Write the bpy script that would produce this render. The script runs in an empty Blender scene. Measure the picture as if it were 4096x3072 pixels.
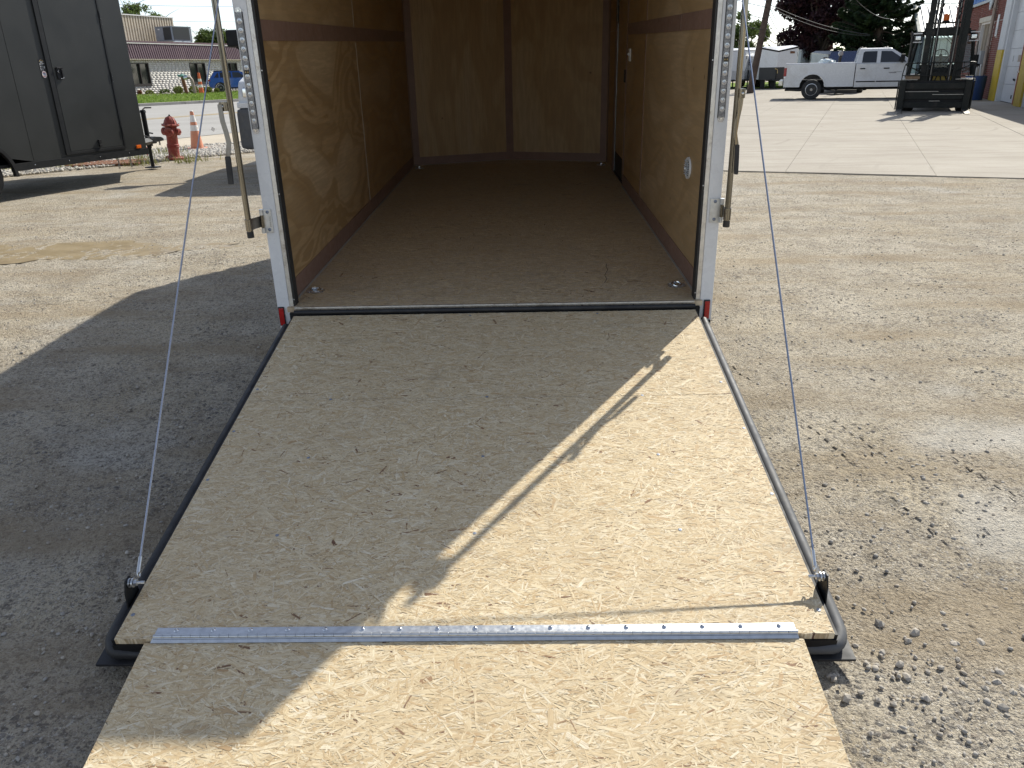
import bpy, bmesh, math, random
import numpy as np
from mathutils import Vector, Matrix
R = math.radians
sc = bpy.context.scene
COL = sc.collection

# ------------------------------------------------------------------ camera, light, exposure
cam_d = bpy.data.cameras.new('camera'); cam = bpy.data.objects.new('camera', cam_d); COL.objects.link(cam)
CR = Vector((0.99966, 0.014498, -0.021605)); CU = Vector((0.0146, 0.374735, 0.927017)); CF = Vector((-0.021536, 0.927019, -0.374397))
CP = Vector((0.14965, -3.32474, 1.37726))
cam.matrix_world = Matrix(((CR.x, CU.x, -CF.x, CP.x), (CR.y, CU.y, -CF.y, CP.y), (CR.z, CU.z, -CF.z, CP.z), (0, 0, 0, 1)))
cam_d.sensor_width = 36; cam_d.lens = 27.428; cam_d.clip_start = 0.05; cam_d.clip_end = 2000
sc.camera = cam
SUN_AZ, SUN_EL = R(35.6), R(41.3)
sd = Vector((math.sin(SUN_AZ)*math.cos(SUN_EL), math.cos(SUN_AZ)*math.cos(SUN_EL), math.sin(SUN_EL)))
world = bpy.data.worlds.new('World'); sc.world = world; world.use_nodes = True
wn = world.node_tree.nodes; wl = world.node_tree.links
sky = wn.new('ShaderNodeTexSky'); sky.sky_type = 'NISHITA'; sky.sun_disc = False
sky.sun_elevation = SUN_EL; sky.sun_rotation = SUN_AZ; sky.air_density = 0.8; sky.dust_density = 0.5; sky.ozone_density = 2.0
hs = wn.new('ShaderNodeHueSaturation'); hs.inputs['Saturation'].default_value = 0.6; wl.new(sky.outputs[0], hs.inputs['Color']); wl.new(hs.outputs[0], wn['Background'].inputs[0]); wn['Background'].inputs[1].default_value = 0.135
sun_d = bpy.data.lights.new('sun', 'SUN'); sun_d.energy = 4.2; sun_d.angle = R(0.53); sun_d.color = (1.0, 0.96, 0.86)
sun = bpy.data.objects.new('sun', sun_d); COL.objects.link(sun)
sun.rotation_euler = (-sd).to_track_quat('-Z', 'Y').to_euler(); sun.location = sd*60
sc.view_settings.view_transform = 'Standard'; sc.view_settings.look = 'None'
sc.view_settings.exposure = 0.47; sc.view_settings.gamma = 1.0; sc.view_settings.use_curve_mapping = False
sc.render.engine = 'CYCLES'
sc.cycles.max_bounces = 10; sc.cycles.diffuse_bounces = 5; sc.cycles.glossy_bounces = 4; sc.cycles.transmission_bounces = 6
sc.cycles.use_denoising = True; sc.cycles.sample_clamp_indirect = 8.0; sc.cycles.caustics_reflective = False; sc.cycles.caustics_refractive = False

# ------------------------------------------------------------------ tagging helpers
def tag(o, label=None, cat=None, group=None, kind=None):
    if label: o['label'] = label
    if cat: o['category'] = cat
    if group: o['group'] = group
    if kind: o['kind'] = kind
    return o
def empty(name, loc=(0, 0, 0), rot=(0, 0, 0), label=None, cat=None, group=None, parent=None):
    o = bpy.data.objects.new(name, None); COL.objects.link(o); o.location = loc; o.rotation_euler = rot; o.empty_display_size = .1
    if parent: o.parent = parent
    return tag(o, label, cat, group)
def place(mesh, name, parent=None, loc=(0, 0, 0), rot=(0, 0, 0), scale=None):
    o = bpy.data.objects.new(name, mesh); COL.objects.link(o); o.location = loc; o.rotation_euler = rot
    if scale is not None: o.scale = scale
    if parent: o.parent = parent
    return o
def copy_tree(o, parent=None):
    c = o.copy(); COL.objects.link(c)
    if parent: c.parent = parent
    for ch in list(o.children): copy_tree(ch, c)
    return c

# ------------------------------------------------------------------ mesh builder
class MB:
    def __init__(s): s.b = bmesh.new()
    def face(s, pts):
        s.b.faces.new([s.b.verts.new(p) for p in pts]); return s
    def box(s, x0, x1, y0, y1, z0, z1, M=None):
        vs = [Vector((x, y, z)) for x in (x0, x1) for y in (y0, y1) for z in (z0, z1)]
        if M: vs = [M @ v for v in vs]
        v = [s.b.verts.new(p) for p in vs]
        for f in ((0, 1, 3, 2), (4, 6, 7, 5), (0, 4, 5, 1), (2, 3, 7, 6), (0, 2, 6, 4), (1, 5, 7, 3)): s.b.faces.new([v[i] for i in f])
        return s
    def hexa(s, b4, t4):
        v = [s.b.verts.new(p) for p in list(b4)+list(t4)]
        for f in ((3, 2, 1, 0), (4, 5, 6, 7), (0, 1, 5, 4), (1, 2, 6, 5), (2, 3, 7, 6), (3, 0, 4, 7)): s.b.faces.new([v[i] for i in f])
        return s
    def prism(s, poly, ax, a, b):
        def P(p, t): return (t, p[0], p[1]) if ax == 'x' else (p[0], t, p[1]) if ax == 'y' else (p[0], p[1], t)
        A = [s.b.verts.new(P(p, a)) for p in poly]; B = [s.b.verts.new(P(p, b)) for p in poly]
        n = len(poly); s.b.faces.new(A[::-1]); s.b.faces.new(B)
        for i in range(n): s.b.faces.new((A[i], A[(i+1) % n], B[(i+1) % n], B[i]))
        return s
    def rings(s, rs, cap=True, closed=False):
        vs = [[s.b.verts.new(p) for p in r] for r in rs]; n = len(vs[0])
        m = len(vs)
        for k in range(m if closed else m-1):
            a, b = vs[k], vs[(k+1) % m]
            for i in range(n): s.b.faces.new((a[i], a[(i+1) % n], b[(i+1) % n], b[i]))
        if cap and not closed: s.b.faces.new(vs[0][::-1]); s.b.faces.new(vs[-1])
        return s
    def tube(s, pts, r, n=8, cap=True, closed=False):
        pts = [Vector(p) for p in pts]; m = len(pts); rs = []; prev = None
        for i, p in enumerate(pts):
            if closed: d = pts[(i+1) % m]-pts[i-1]
            else: d = pts[min(i+1, m-1)]-pts[max(i-1, 0)]
            d.normalize()
            u = prev if prev is not None else (Vector((0, 0, 1)) if abs(d.z) < .9 else Vector((1, 0, 0)))
            u = (u-d*u.dot(d)).normalized(); prev = u; v = d.cross(u)
            rr = r[i] if isinstance(r, (list, tuple)) else r
            rs.append([p+(u*math.cos(2*math.pi*k/n)+v*math.sin(2*math.pi*k/n))*rr for k in range(n)])
        return s.rings(rs, cap, closed)
    def cyl(s, p0, p1, r0, r1=None, n=12):
        return s.tube([p0, p1], [r0, r0 if r1 is None else r1], n)
    def lathe(s, prof, n=16, M=None, cap=True):
        rs = []
        for r, z in prof:
            ring = [Vector((max(r, 1e-4)*math.cos(2*math.pi*k/n), max(r, 1e-4)*math.sin(2*math.pi*k/n), z)) for k in range(n)]
            rs.append([M @ p for p in ring] if M else ring)
        return s.rings(rs, cap)
    def loft(s, secs): return s.rings(secs, True)
    def mesh(s, name, m=None, bevel=0, smooth=40):
        bmesh.ops.recalc_face_normals(s.b, faces=s.b.faces)
        if bevel:
            ed = [e for e in s.b.edges if len(e.link_faces) == 2 and e.calc_face_angle(0) > R(35)]
            bmesh.ops.bevel(s.b, geom=ed, offset=bevel, segments=2, affect='EDGES', profile=.6, clamp_overlap=True)
        me = bpy.data.meshes.new(name); s.b.to_mesh(me); s.b.free()
        if m: me.materials.append(m)
        if smooth and len(me.polygons):
            me.polygons.foreach_set('use_smooth', [True]*len(me.polygons)); me.set_sharp_from_angle(angle=R(smooth))
        return me
    def build(s, name, m, parent=None, loc=(0, 0, 0), rot=(0, 0, 0), bevel=0, smooth=40):
        o = place(s.mesh(name, m, bevel, smooth), name, parent, loc, rot)
        if bevel: w = o.modifiers.new('weighted', 'WEIGHTED_NORMAL'); w.keep_sharp = True; w.weight = 90
        return o
def Box(name, m, parent, x0, x1, y0, y1, z0, z1, bevel=0, **k): return MB().box(x0, x1, y0, y1, z0, z1).build(name, m, parent, bevel=bevel, **k)
def fast_mesh(name, verts, quads, m, n=4):
    verts = np.asarray(verts, dtype=np.float32).reshape(-1, 3); quads = np.asarray(quads, dtype=np.int32).reshape(-1, n)
    me = bpy.data.meshes.new(name); me.vertices.add(len(verts)); me.vertices.foreach_set('co', verts.ravel())
    me.loops.add(quads.size); me.loops.foreach_set('vertex_index', quads.ravel())
    me.polygons.add(len(quads)); me.polygons.foreach_set('loop_start', np.arange(0, quads.size, n, dtype=np.int32))
    me.polygons.foreach_set('loop_total', np.full(len(quads), n, dtype=np.int32)); me.update(); me.validate()
    if m: me.materials.append(m)
    return me
def rotx(axis): return Matrix.Rotation(math.pi/2, 4, 'Y') if axis == 'x' else Matrix.Rotation(-math.pi/2, 4, 'X')

# ------------------------------------------------------------------ materials
class NT:
    def __init__(s, name):
        s.m = bpy.data.materials.new(name); s.m.use_nodes = True; s.t = s.m.node_tree; s.n = s.t.nodes; s.l = s.t.links
        s.p = s.n['Principled BSDF']; s._c = None
    def new(s, t, **k):
        n = s.n.new('ShaderNode'+t)
        for a, v in k.items(): setattr(n, a, v)
        return n
    def put(s, i, v):
        if hasattr(v, 'is_output') or isinstance(v, bpy.types.NodeSocket): s.l.new(v, i)
        else: i.default_value = (v[0], v[1], v[2], 1) if isinstance(v, (tuple, list)) and i.type == 'RGBA' and len(v) == 3 else v
    @property
    def co(s):
        if s._c is None: s._c = s.new('TexCoord').outputs['Object']
        return s._c
    def map(s, scale=(1, 1, 1), rot=(0, 0, 0), loc=(0, 0, 0), src=None):
        n = s.new('Mapping'); s.l.new(src or s.co, n.inputs[0]); n.inputs['Scale'].default_value = scale; n.inputs['Rotation'].default_value = rot; n.inputs['Location'].default_value = loc
        return n.outputs[0]
    def noise(s, scale, detail=3, rough=.55, vec=None, out='Fac', dist=0, dim='3D'):
        n = s.new('TexNoise', noise_dimensions=dim); s.l.new(vec or s.co, n.inputs['Vector']); n.inputs['Scale'].default_value = scale; n.inputs['Detail'].default_value = detail; n.inputs['Roughness'].default_value = rough; n.inputs['Distortion'].default_value = dist
        return n.outputs[out]
    def vor(s, scale, vec=None, feature='F1', out='Color', dim='3D', rnd=1, dist='EUCLIDEAN'):
        n = s.new('TexVoronoi', feature=feature, voronoi_dimensions=dim, distance=dist); s.l.new(vec or s.co, n.inputs['Vector']); n.inputs['Scale'].default_value = scale; n.inputs['Randomness'].default_value = rnd
        return n.outputs[out]
    def ramp(s, fac, stops, interp='LINEAR'):
        n = s.new('ValToRGB'); s.l.new(fac, n.inputs[0]); e = n.color_ramp.elements; n.color_ramp.interpolation = interp
        while len(e) > 1: e.remove(e[-1])
        for i, (p, c) in enumerate(stops):
            el = e[0] if i == 0 else e.new(p)
            el.position = p; c = (c, c, c) if isinstance(c, (int, float)) else c; el.color = (c[0], c[1], c[2], 1)
        return n.outputs[0]
    def mix(s, f, a, b, mode='MIX'):
        n = s.new('Mix', data_type='RGBA', blend_type=mode); s.put(n.inputs[0], f); s.put(n.inputs[6], a); s.put(n.inputs[7], b)
        return n.outputs[2]
    def math(s, op, a, b=0.0, c=None, clamp=False):
        n = s.new('Math', operation=op, use_clamp=clamp); s.put(n.inputs[0], a); s.put(n.inputs[1], b)
        if c is not None: s.put(n.inputs[2], c)
        return n.outputs[0]
    def sep(s, v):
        n = s.new('SeparateXYZ'); s.l.new(v, n.inputs[0]); return n.outputs
    def comb(s, x, y, z=0.0):
        n = s.new('CombineXYZ'); s.put(n.inputs[0], x); s.put(n.inputs[1], y); s.put(n.inputs[2], z); return n.outputs[0]
    def bump(s, h, strength=.5, dist=.01, nrm=None):
        n = s.new('Bump'); s.l.new(h, n.inputs['Height']); n.inputs['Strength'].default_value = strength; n.inputs['Distance'].default_value = dist
        if nrm: s.l.new(nrm, n.inputs['Normal'])
        return n.outputs[0]
    def out(s, col=None, rough=None, metal=None, nrm=None, spec=None, coat=None, trans=None, ior=None, emit=None, estr=1.0):
        P = s.p.inputs
        for k, v in (('Base Color', col), ('Roughness', rough), ('Metallic', metal), ('Specular IOR Level', spec), ('Coat Weight', coat), ('Transmission Weight', trans), ('IOR', ior)):
            if v is not None: s.put(P[k], v)
        if nrm: s.l.new(nrm, P['Normal'])
        return s.m
M = {}
def simple(name, col, rough=.5, metal=0, var=.12, vs=9, dirt=None, dscale=3, bump=0, bscale=60, spec=None, coat=None, dthr=(.5, .75)):
    t = NT(name)
    c2 = tuple(min(1, x*(1+var)) for x in col); c1 = tuple(x*(1-var) for x in col)
    c = t.ramp(t.noise(vs, 4, .6), [(.3, c1), (.7, c2)])
    rf = t.ramp(t.noise(vs*2.3, 3), [(.3, max(.03, rough-.07)), (.7, min(1, rough+.09))])
    if dirt: c = t.mix(t.ramp(t.noise(dscale, 5, .65), [(dthr[0], 0), (dthr[1], 1)]), c, dirt)
    nr = t.bump(t.noise(bscale, 3), bump, .004) if bump else None
    M[name] = t.out(c, rf, metal, nr, spec, coat); return M[name]
simple('white_paint', (.74, .745, .75), .28, dirt=(.58, .57, .54), dscale=2.2, var=.03, dthr=(.55, .9))
simple('bare_aluminium', (.68, .66, .62), .42, .85, dirt=(.30, .25, .2), dscale=14, dthr=(.55, .75), var=.12, vs=30)
simple('galvanised', (.62, .64, .66), .36, .9, var=.14, vs=40)
def zinc():
    t = NT('zinc_yellow'); st = t.noise(1, 3, .6, t.map((120, 120, 1.2))); c = t.ramp(st, [(.34, (.05, .046, .04)), (.47, (.20, .19, .165)), (.58, (.36, .34, .29)), (.70, (.30, .22, .12))])  # yellow zinc; dark and light streaks painted in for reflections along the tube
    M['zinc_yellow'] = t.out(c, .2, 1.0)
zinc()
simple('black_rubber', (.018, .018, .02), .55, var=.25, dirt=(.05, .047, .043), dscale=9)
simple('grey_rubber', (.085, .087, .092), .62, var=.15, dirt=(.12, .115, .105), dscale=16)
simple('black_paint', (.011, .012, .013), .5, var=.2, dirt=(.04, .037, .033), dscale=5, dthr=(.55, .95), spec=.3)
simple('black_trim', (.010, .010, .011), .55, var=.2, spec=.3)
simple('tape_dark', (.03, .029, .028), .6, var=.2)
simple('charcoal_paint', (.030, .0315, .030), .42, var=.04, vs=1.1, spec=.35, bump=.03, bscale=1.3)
simple('red_lens', (.42, .012, .012), .16, var=.2, vs=60, spec=.6)
simple('amber_lens', (.75, .14, .01), .25, var=.15)
simple('led_clear', (.55, .56, .58), .12, .55, var=.25, vs=160)
simple('led_base', (.22, .225, .24), .22, .3, var=.45, vs=150)
simple('trim_laminate', (.27, .165, .125), .5, var=.1, vs=14)
simple('caulk', (.42, .39, .34), .6, var=.08)
simple('plastic_white', (.75, .75, .73), .4, var=.04)
simple('tyre', (.022, .022, .022), .75, var=.25, dirt=(.075, .068, .058), dscale=7, bump=.3, bscale=60)
simple('alloy', (.50, .50, .51), .3, .9, var=.15)
simple('steel_dark', (.022, .023, .024), .5, .2, var=.3, dirt=(.09, .06, .04), dscale=8)
simple('steel_worn', (.30, .29, .27), .38, .85, var=.25, dirt=(.12, .08, .05), dscale=9)
simple('rust', (.20, .085, .04), .8, var=.35, vs=14, dirt=(.09, .05, .035), dscale=9, bump=.4)
simple('hydrant_red', (.27, .045, .03), .62, var=.2, vs=12, dirt=(.30, .13, .10), dscale=6, bump=.15, bscale=40, dthr=(.5, .7))
simple('cone_orange', (.62, .25, .14), .6, var=.1, dirt=(.42, .26, .19), dscale=6)
simple('cone_orange_bright', (.72, .13, .03), .5, var=.1, dirt=(.45, .14, .06), dscale=8)
simple('cone_white', (.74, .72, .68), .5, var=.05, dirt=(.5, .36, .28), dscale=14, dthr=(.58, .68))
simple('yellow_paint', (.55, .39, .03), .5, var=.08, dirt=(.38, .28, .06), dscale=2.4, dthr=(.5, .8))
simple('road_yellow', (.58, .37, .07), .75, var=.12, dirt=(.36, .30, .2), dscale=5, dthr=(.45, .65))
simple('road_white', (.62, .58, .50), .75, var=.1, dirt=(.44, .41, .36), dscale=5, dthr=(.42, .6))
simple('mansard_purple', (.135, .075, .09), .5, var=.12, vs=2, dirt=(.18, .11, .12), dscale=.8)
simple('tan_metal', (.52, .44, .34), .5, var=.06, vs=2, dirt=(.42, .36, .28), dscale=1.1)
simple('pale_trim', (.72, .69, .66), .45, var=.06)
simple('white_block', (.60, .575, .53), .8, var=.08, vs=5, dirt=(.46, .43, .39), dscale=1.3)
simple('block_mortar', (.44, .42, .39), .9, var=.1)
simple('bronze_frame', (.035, .026, .022), .45, .2, var=.2)
simple('hvac_grey', (.27, .285, .33), .5, var=.07, vs=3, dirt=(.2, .21, .24), dscale=2)
simple('hvac_coil', (.035, .036, .04), .6, var=.3, vs=30)
simple('blue_car', (.012, .085, .36), .2, .35, var=.08, coat=.8)
simple('truck_white', (.68, .69, .70), .24, var=.03, dirt=(.50, .48, .44), dscale=1.7, coat=.4, dthr=(.5, .9))
simple('truck_navy', (.015, .03, .09), .22, .3, var=.1, coat=.6)
simple('tail_red', (.30, .01, .012), .18, var=.2, spec=.6)
simple('chrome', (.72, .73, .74), .15, 1, var=.05)
simple('bumper_chrome', (.55, .54, .5), .25, .9, var=.1, dirt=(.2, .18, .14), dscale=9)
simple('lamp_glass', (.62, .64, .66), .1, .5, var=.3, vs=30)
simple('lift_paint', (.012, .014, .012), .5, var=.25, dirt=(.035, .03, .025), dscale=5, spec=.25)
simple('lift_yellow', (.40, .27, .03), .5, var=.15)
simple('seat_vinyl', (.075, .10, .13), .5, var=.1)
simple('brick_red', (.205, .060, .042), .85, var=.28, vs=7, dirt=(.12, .045, .036), dscale=4)
simple('brick_mortar', (.36, .30, .26), .9, var=.12)
simple('concrete_lintel', (.56, .52, .43), .75, var=.06, dirt=(.42, .39, .33), dscale=3)
simple('door_white', (.60, .615, .63), .4, var=.03, dirt=(.5, .5, .49), dscale=1.4, dthr=(.5, .9))
simple('barrel_blue', (.012, .045, .155), .42, var=.12)
simple('sign_blue', (.03, .16, .50), .4, var=.1)
simple('sign_grey', (.47, .52, .54), .45, var=.08)
simple('box_grey', (.34, .35, .35), .5, var=.08)
simple('downspout_tan', (.33, .27, .22), .5, .2, var=.12, dirt=(.2, .15, .12), dscale=2)
simple('pole_wood', (.085, .058, .042), .85, var=.3, vs=6, bump=.5, bscale=30)
simple('wire_black', (.02, .02, .022), .6, var=.1)
simple('cable_steel', (.46, .49, .56), .32, .85, var=.12, vs=300)
simple('cable_blue', (.26, .31, .42), .4, .6, var=.12, vs=300)
simple('bark', (.10, .075, .055), .9, var=.3, vs=8, bump=.6, bscale=25)
simple('metal_roof', (.66, .65, .62), .4, var=.05)
simple('gable_green', (.20, .235, .215), .6, var=.08)
simple('standpipe_green', (.14, .30, .25), .6, var=.15)
simple('mulch', (.075, .045, .035), .95, var=.4, vs=14, bump=.8, bscale=20)
simple('wood_block', (.20, .14, .09), .8, var=.2, vs=9)
simple('bag_plastic', (.62, .70, .72), .3, var=.12, vs=18)
simple('sticker_black', (.012, .012, .014), .4, var=.1)
simple('sticker_gold', (.45, .32, .12), .5, var=.1)
simple('sticker_white', (.72, .72, .72), .5, var=.05)
simple('sticker_pink', (.62, .45, .42), .5, var=.15)
simple('sticker_navy', (.035, .045, .16), .5, var=.2)
simple('sticker_red', (.42, .06, .06), .5, var=.2)
simple('paint_red', (.55, .05, .08), .5, var=.1)
simple('stamp', (.30, .31, .31), .5, .7, var=.1)
simple('screw_blue', (.27, .30, .36), .5, .4, var=.1)
simple('tank_guard', (.016, .017, .02), .35, var=.2)
simple('kerb_concrete', (.42, .39, .35), .9, var=.1, vs=3, dirt=(.3, .28, .25), dscale=2, bump=.3)
def glass(name, col, rough=.06):
    t = NT(name); M[name] = t.out(t.ramp(t.noise(1.2, 2), [(.3, tuple(c*.8 for c in col)), (.7, tuple(c*1.2 for c in col))]), rough, 0, spec=.7)
glass('window_dark', (.022, .026, .030)); glass('window_building', (.045, .05, .042), .04); glass('window_tint', (.012, .014, .018))
def clear_glass(name, tint=(.9, .95, .93)):
    t = NT(name); b = t.new('BsdfTransparent'); b.inputs[0].default_value = (*tint, 1); g = t.new('BsdfGlossy'); g.inputs['Roughness'].default_value = .03
    f = t.new('Fresnel'); f.inputs[0].default_value = 1.45; x = t.new('MixShader'); t.l.new(f.outputs[0], x.inputs[0]); t.l.new(b.outputs[0], x.inputs[1]); t.l.new(g.outputs[0], x.inputs[2])
    t.l.new(x.outputs[0], t.n['Material Output'].inputs[0]); M[name] = t.m
clear_glass('cab_glass', (.62, .72, .70)); clear_glass('cab_glass_clear', (.85, .9, .9))

def osb(name, dark, mid, light, gain=1.0, scale=1.0, fleck=1.0, rough=.72):
    """oriented strand board: several layers of stretched voronoi strands laid at different angles"""
    t = NT(name); c = t.co
    warp = t.noise(3.0*scale, 2, .5, out='Color')
    w = t.new('VectorMath', operation='MULTIPLY_ADD'); t.l.new(warp, w.inputs[0]); w.inputs[1].default_value = (.05/scale, .05/scale, 0); t.l.new(c, w.inputs[2])
    col = None; hgt = None
    layers = [(-4, 22, 165, .5), (24, 24, 190, .55), (-33, 26, 180, .58), (5, 10, 70, .80), (71, 28, 200, .66), (-18, 12, 85, .84), (-66, 30, 210, .68), (-10, 30, 240, .55), (41, 32, 220, .66), (12, 30, 230, .6)]
    for i, (ang, sx, sy, th) in enumerate(layers):
        v = t.map((sx*scale, sy*scale, 0), loc=(i*3.7, i*1.9, 0), src=t.map((1, 1, 1), (0, 0, R(ang)), src=w.outputs[0]))
        vc = t.vor(1, v, dim='2D', dist='CHEBYCHEV'); s = t.sep(vc)
        fine = t.noise(1, 2, .6, t.map((.45, 3.2, 1), src=v), dim='2D')
        tone = t.math('ADD', t.math('MULTIPLY', s[1], .62), t.math('MULTIPLY', fine, .55*gain))
        cc = t.ramp(tone, [(.12, dark), (.40, mid), (.70, light), (.95, tuple(min(1, x*1.14) for x in light))])
        if col is None: col = cc; hgt = s[0]
        else:
            mask = t.math('MULTIPLY', t.math('GREATER_THAN', s[0], th), .9 if sx > 15 else .6)
            col = t.mix(mask, col, cc); hgt = t.mix(mask, hgt, s[2])
    # thin dark gaps between strands
    for k, (ang, sx, sy, th) in enumerate([(6, 30, 330, .93), (-24, 34, 340, .94), (52, 36, 330, .955), (-50, 34, 340, .965)]):
        v = t.map((sx*scale, sy*scale, 0), loc=(5+k, 9, 0), src=t.map((1, 1, 1), (0, 0, R(ang)), src=w.outputs[0]))
        s = t.sep(t.vor(1, v, dim='2D', dist='CHEBYCHEV')); col = t.mix(t.math('MULTIPLY', t.math('GREATER_THAN', s[0], th), .42*gain), col, tuple(x*.55 for x in dark))
    # bark flecks
    v = t.map((60*scale, 110*scale, 0), rot=(0, 0, R(15)), src=w.outputs[0]); s = t.sep(t.vor(1, v, dim='2D')); d = t.vor(1, v, dim='2D', out='Distance')
    fl = t.math('MULTIPLY', t.math('GREATER_THAN', s[0], 1-.005*fleck), t.math('LESS_THAN', d, .33))
    col = t.mix(fl, col, (.075, .028, .024))
    v = t.map((14*scale, 60*scale, 0), rot=(0, 0, R(-30)), loc=(3, 3, 0), src=w.outputs[0]); s = t.sep(t.vor(1, v, dim='2D'))
    col = t.mix(t.math('MULTIPLY', t.math('GREATER_THAN', s[1], .9935), .28), col, (.42, .24, .13))
    # broad tone drift and a few scuffs
    col = t.mix(t.ramp(t.noise(1.6, 4, .6), [(.35, 0), (.75, .32)]), col, tuple(x*.72 for x in mid))
    col = t.mix(t.ramp(t.noise(2.3, 5, .7, t.map((1, 1.6, 1), loc=(7, 2, 0))), [(.62, 0), (.76, .35)]), col, (.13, .11, .095))
    nr = t.bump(hgt, .3, .002)
    M[name] = t.out(col, rough, 0, nr, spec=.28)
osb('osb', (.36, .235, .125), (.565, .435, .275), (.79, .68, .49), scale=1.25)
osb('osb_flap', (.36, .23, .11), (.57, .43, .25), (.80, .68, .46), scale=1.05, fleck=1.6)
osb('osb_floor', (.42, .31, .19), (.60, .475, .325), (.70, .575, .41), gain=.7, scale=1.5, fleck=2.5, rough=.55)

def strandmat():
    # loose strands on the board face: tone and grain come with each strand
    t = NT('strand_wood'); a = t.new('Attribute', attribute_name='strand'); v = t.sep(a.outputs['Vector'])
    c = t.ramp(v[0], [(.0, (.13, .06, .04)), (.012, (.30, .17, .09)), (.05, (.46, .285, .14)), (.26, (.60, .445, .25)), (.55, (.71, .57, .35)), (.82, (.82, .70, .48)), (1, (.86, .78, .60))])
    g = t.noise(1, 3, .6, t.comb(t.math('MULTIPLY', v[1], .75), t.math('MULTIPLY', v[2], .035), 0), dim='2D')
    c = t.mix(t.ramp(g, [(.36, .55), (.56, 0)]), c, (.36, .235, .125))
    c = t.mix(t.ramp(t.noise(1.5, 4, .6), [(.38, 0), (.75, .3)]), c, (.50, .38, .235))
    c = t.mix(t.ramp(t.noise(2.6, 5, .7, t.map((1, 1.5, 1), loc=(7, 2, 0))), [(.60, 0), (.74, .42)]), c, (.17, .145, .12))
    M['strand_wood'] = t.out(c, .68, 0, None, spec=.3)
strandmat()
def plywood(name, c0, c1, c2, axis='h', freq=7.0, seed=0.0):
    t = NT(name); s = t.sep(t.co); u = t.math('ADD', s[0], s[1])
    # along-grain compressed
    v = t.comb(t.math('MULTIPLY', u, 1.15 if axis == 'h' else 3.0), t.math('MULTIPLY', s[2], 3.0 if axis == 'h' else .55), seed)
    n = t.noise(1.0, 3, .42, v, dist=.6)
    rings = t.math('FRACT', t.math('MULTIPLY', n, freq))
    tri = t.ramp(rings, [(0, .05), (.12, .9), (.34, 1), (.5, .75), (.57, .1), (1, 0)])
    fine = t.noise(1.0, 4, .65, t.comb(t.math('MULTIPLY', u, 5 if axis == 'h' else 60), t.math('MULTIPLY', s[2], 60 if axis == 'h' else 5), seed+3))
    col = t.mix(t.math('MULTIPLY', tri, .7), c0, c1); col = t.mix(t.ramp(n, [(.5, 0), (.66, .85)]), col, c2)
    col = t.mix(t.ramp(fine, [(.42, .32), (.62, 0)]), col, tuple(x*.6 for x in c0))
    kn = t.vor(3.2, t.comb(t.math('MULTIPLY', u, 1.4), s[2], seed), out='Distance'); col = t.mix(t.ramp(kn, [(.02, .8), (.045, 0)]), col, (.05, .025, .012))
    M[name] = t.out(col, t.ramp(fine, [(.3, .42), (.7, .55)]), 0, t.bump(fine, .12, .002), spec=.35)
plywood('ply_a', (.42, .265, .12), (.62, .43, .23), (.64, .48, .29), seed=1.3, freq=9)
plywood('ply_b', (.42, .255, .105), (.52, .335, .155), (.54, .38, .21), seed=4.7, freq=5)
plywood('ply_c', (.47, .315, .16), (.56, .39, .21), (.60, .44, .265), seed=9.2, freq=7)
plywood('ply_nose', (.50, .33, .165), (.58, .40, .21), (.60, .44, .26), axis='v', seed=2.2, freq=6)

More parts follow.
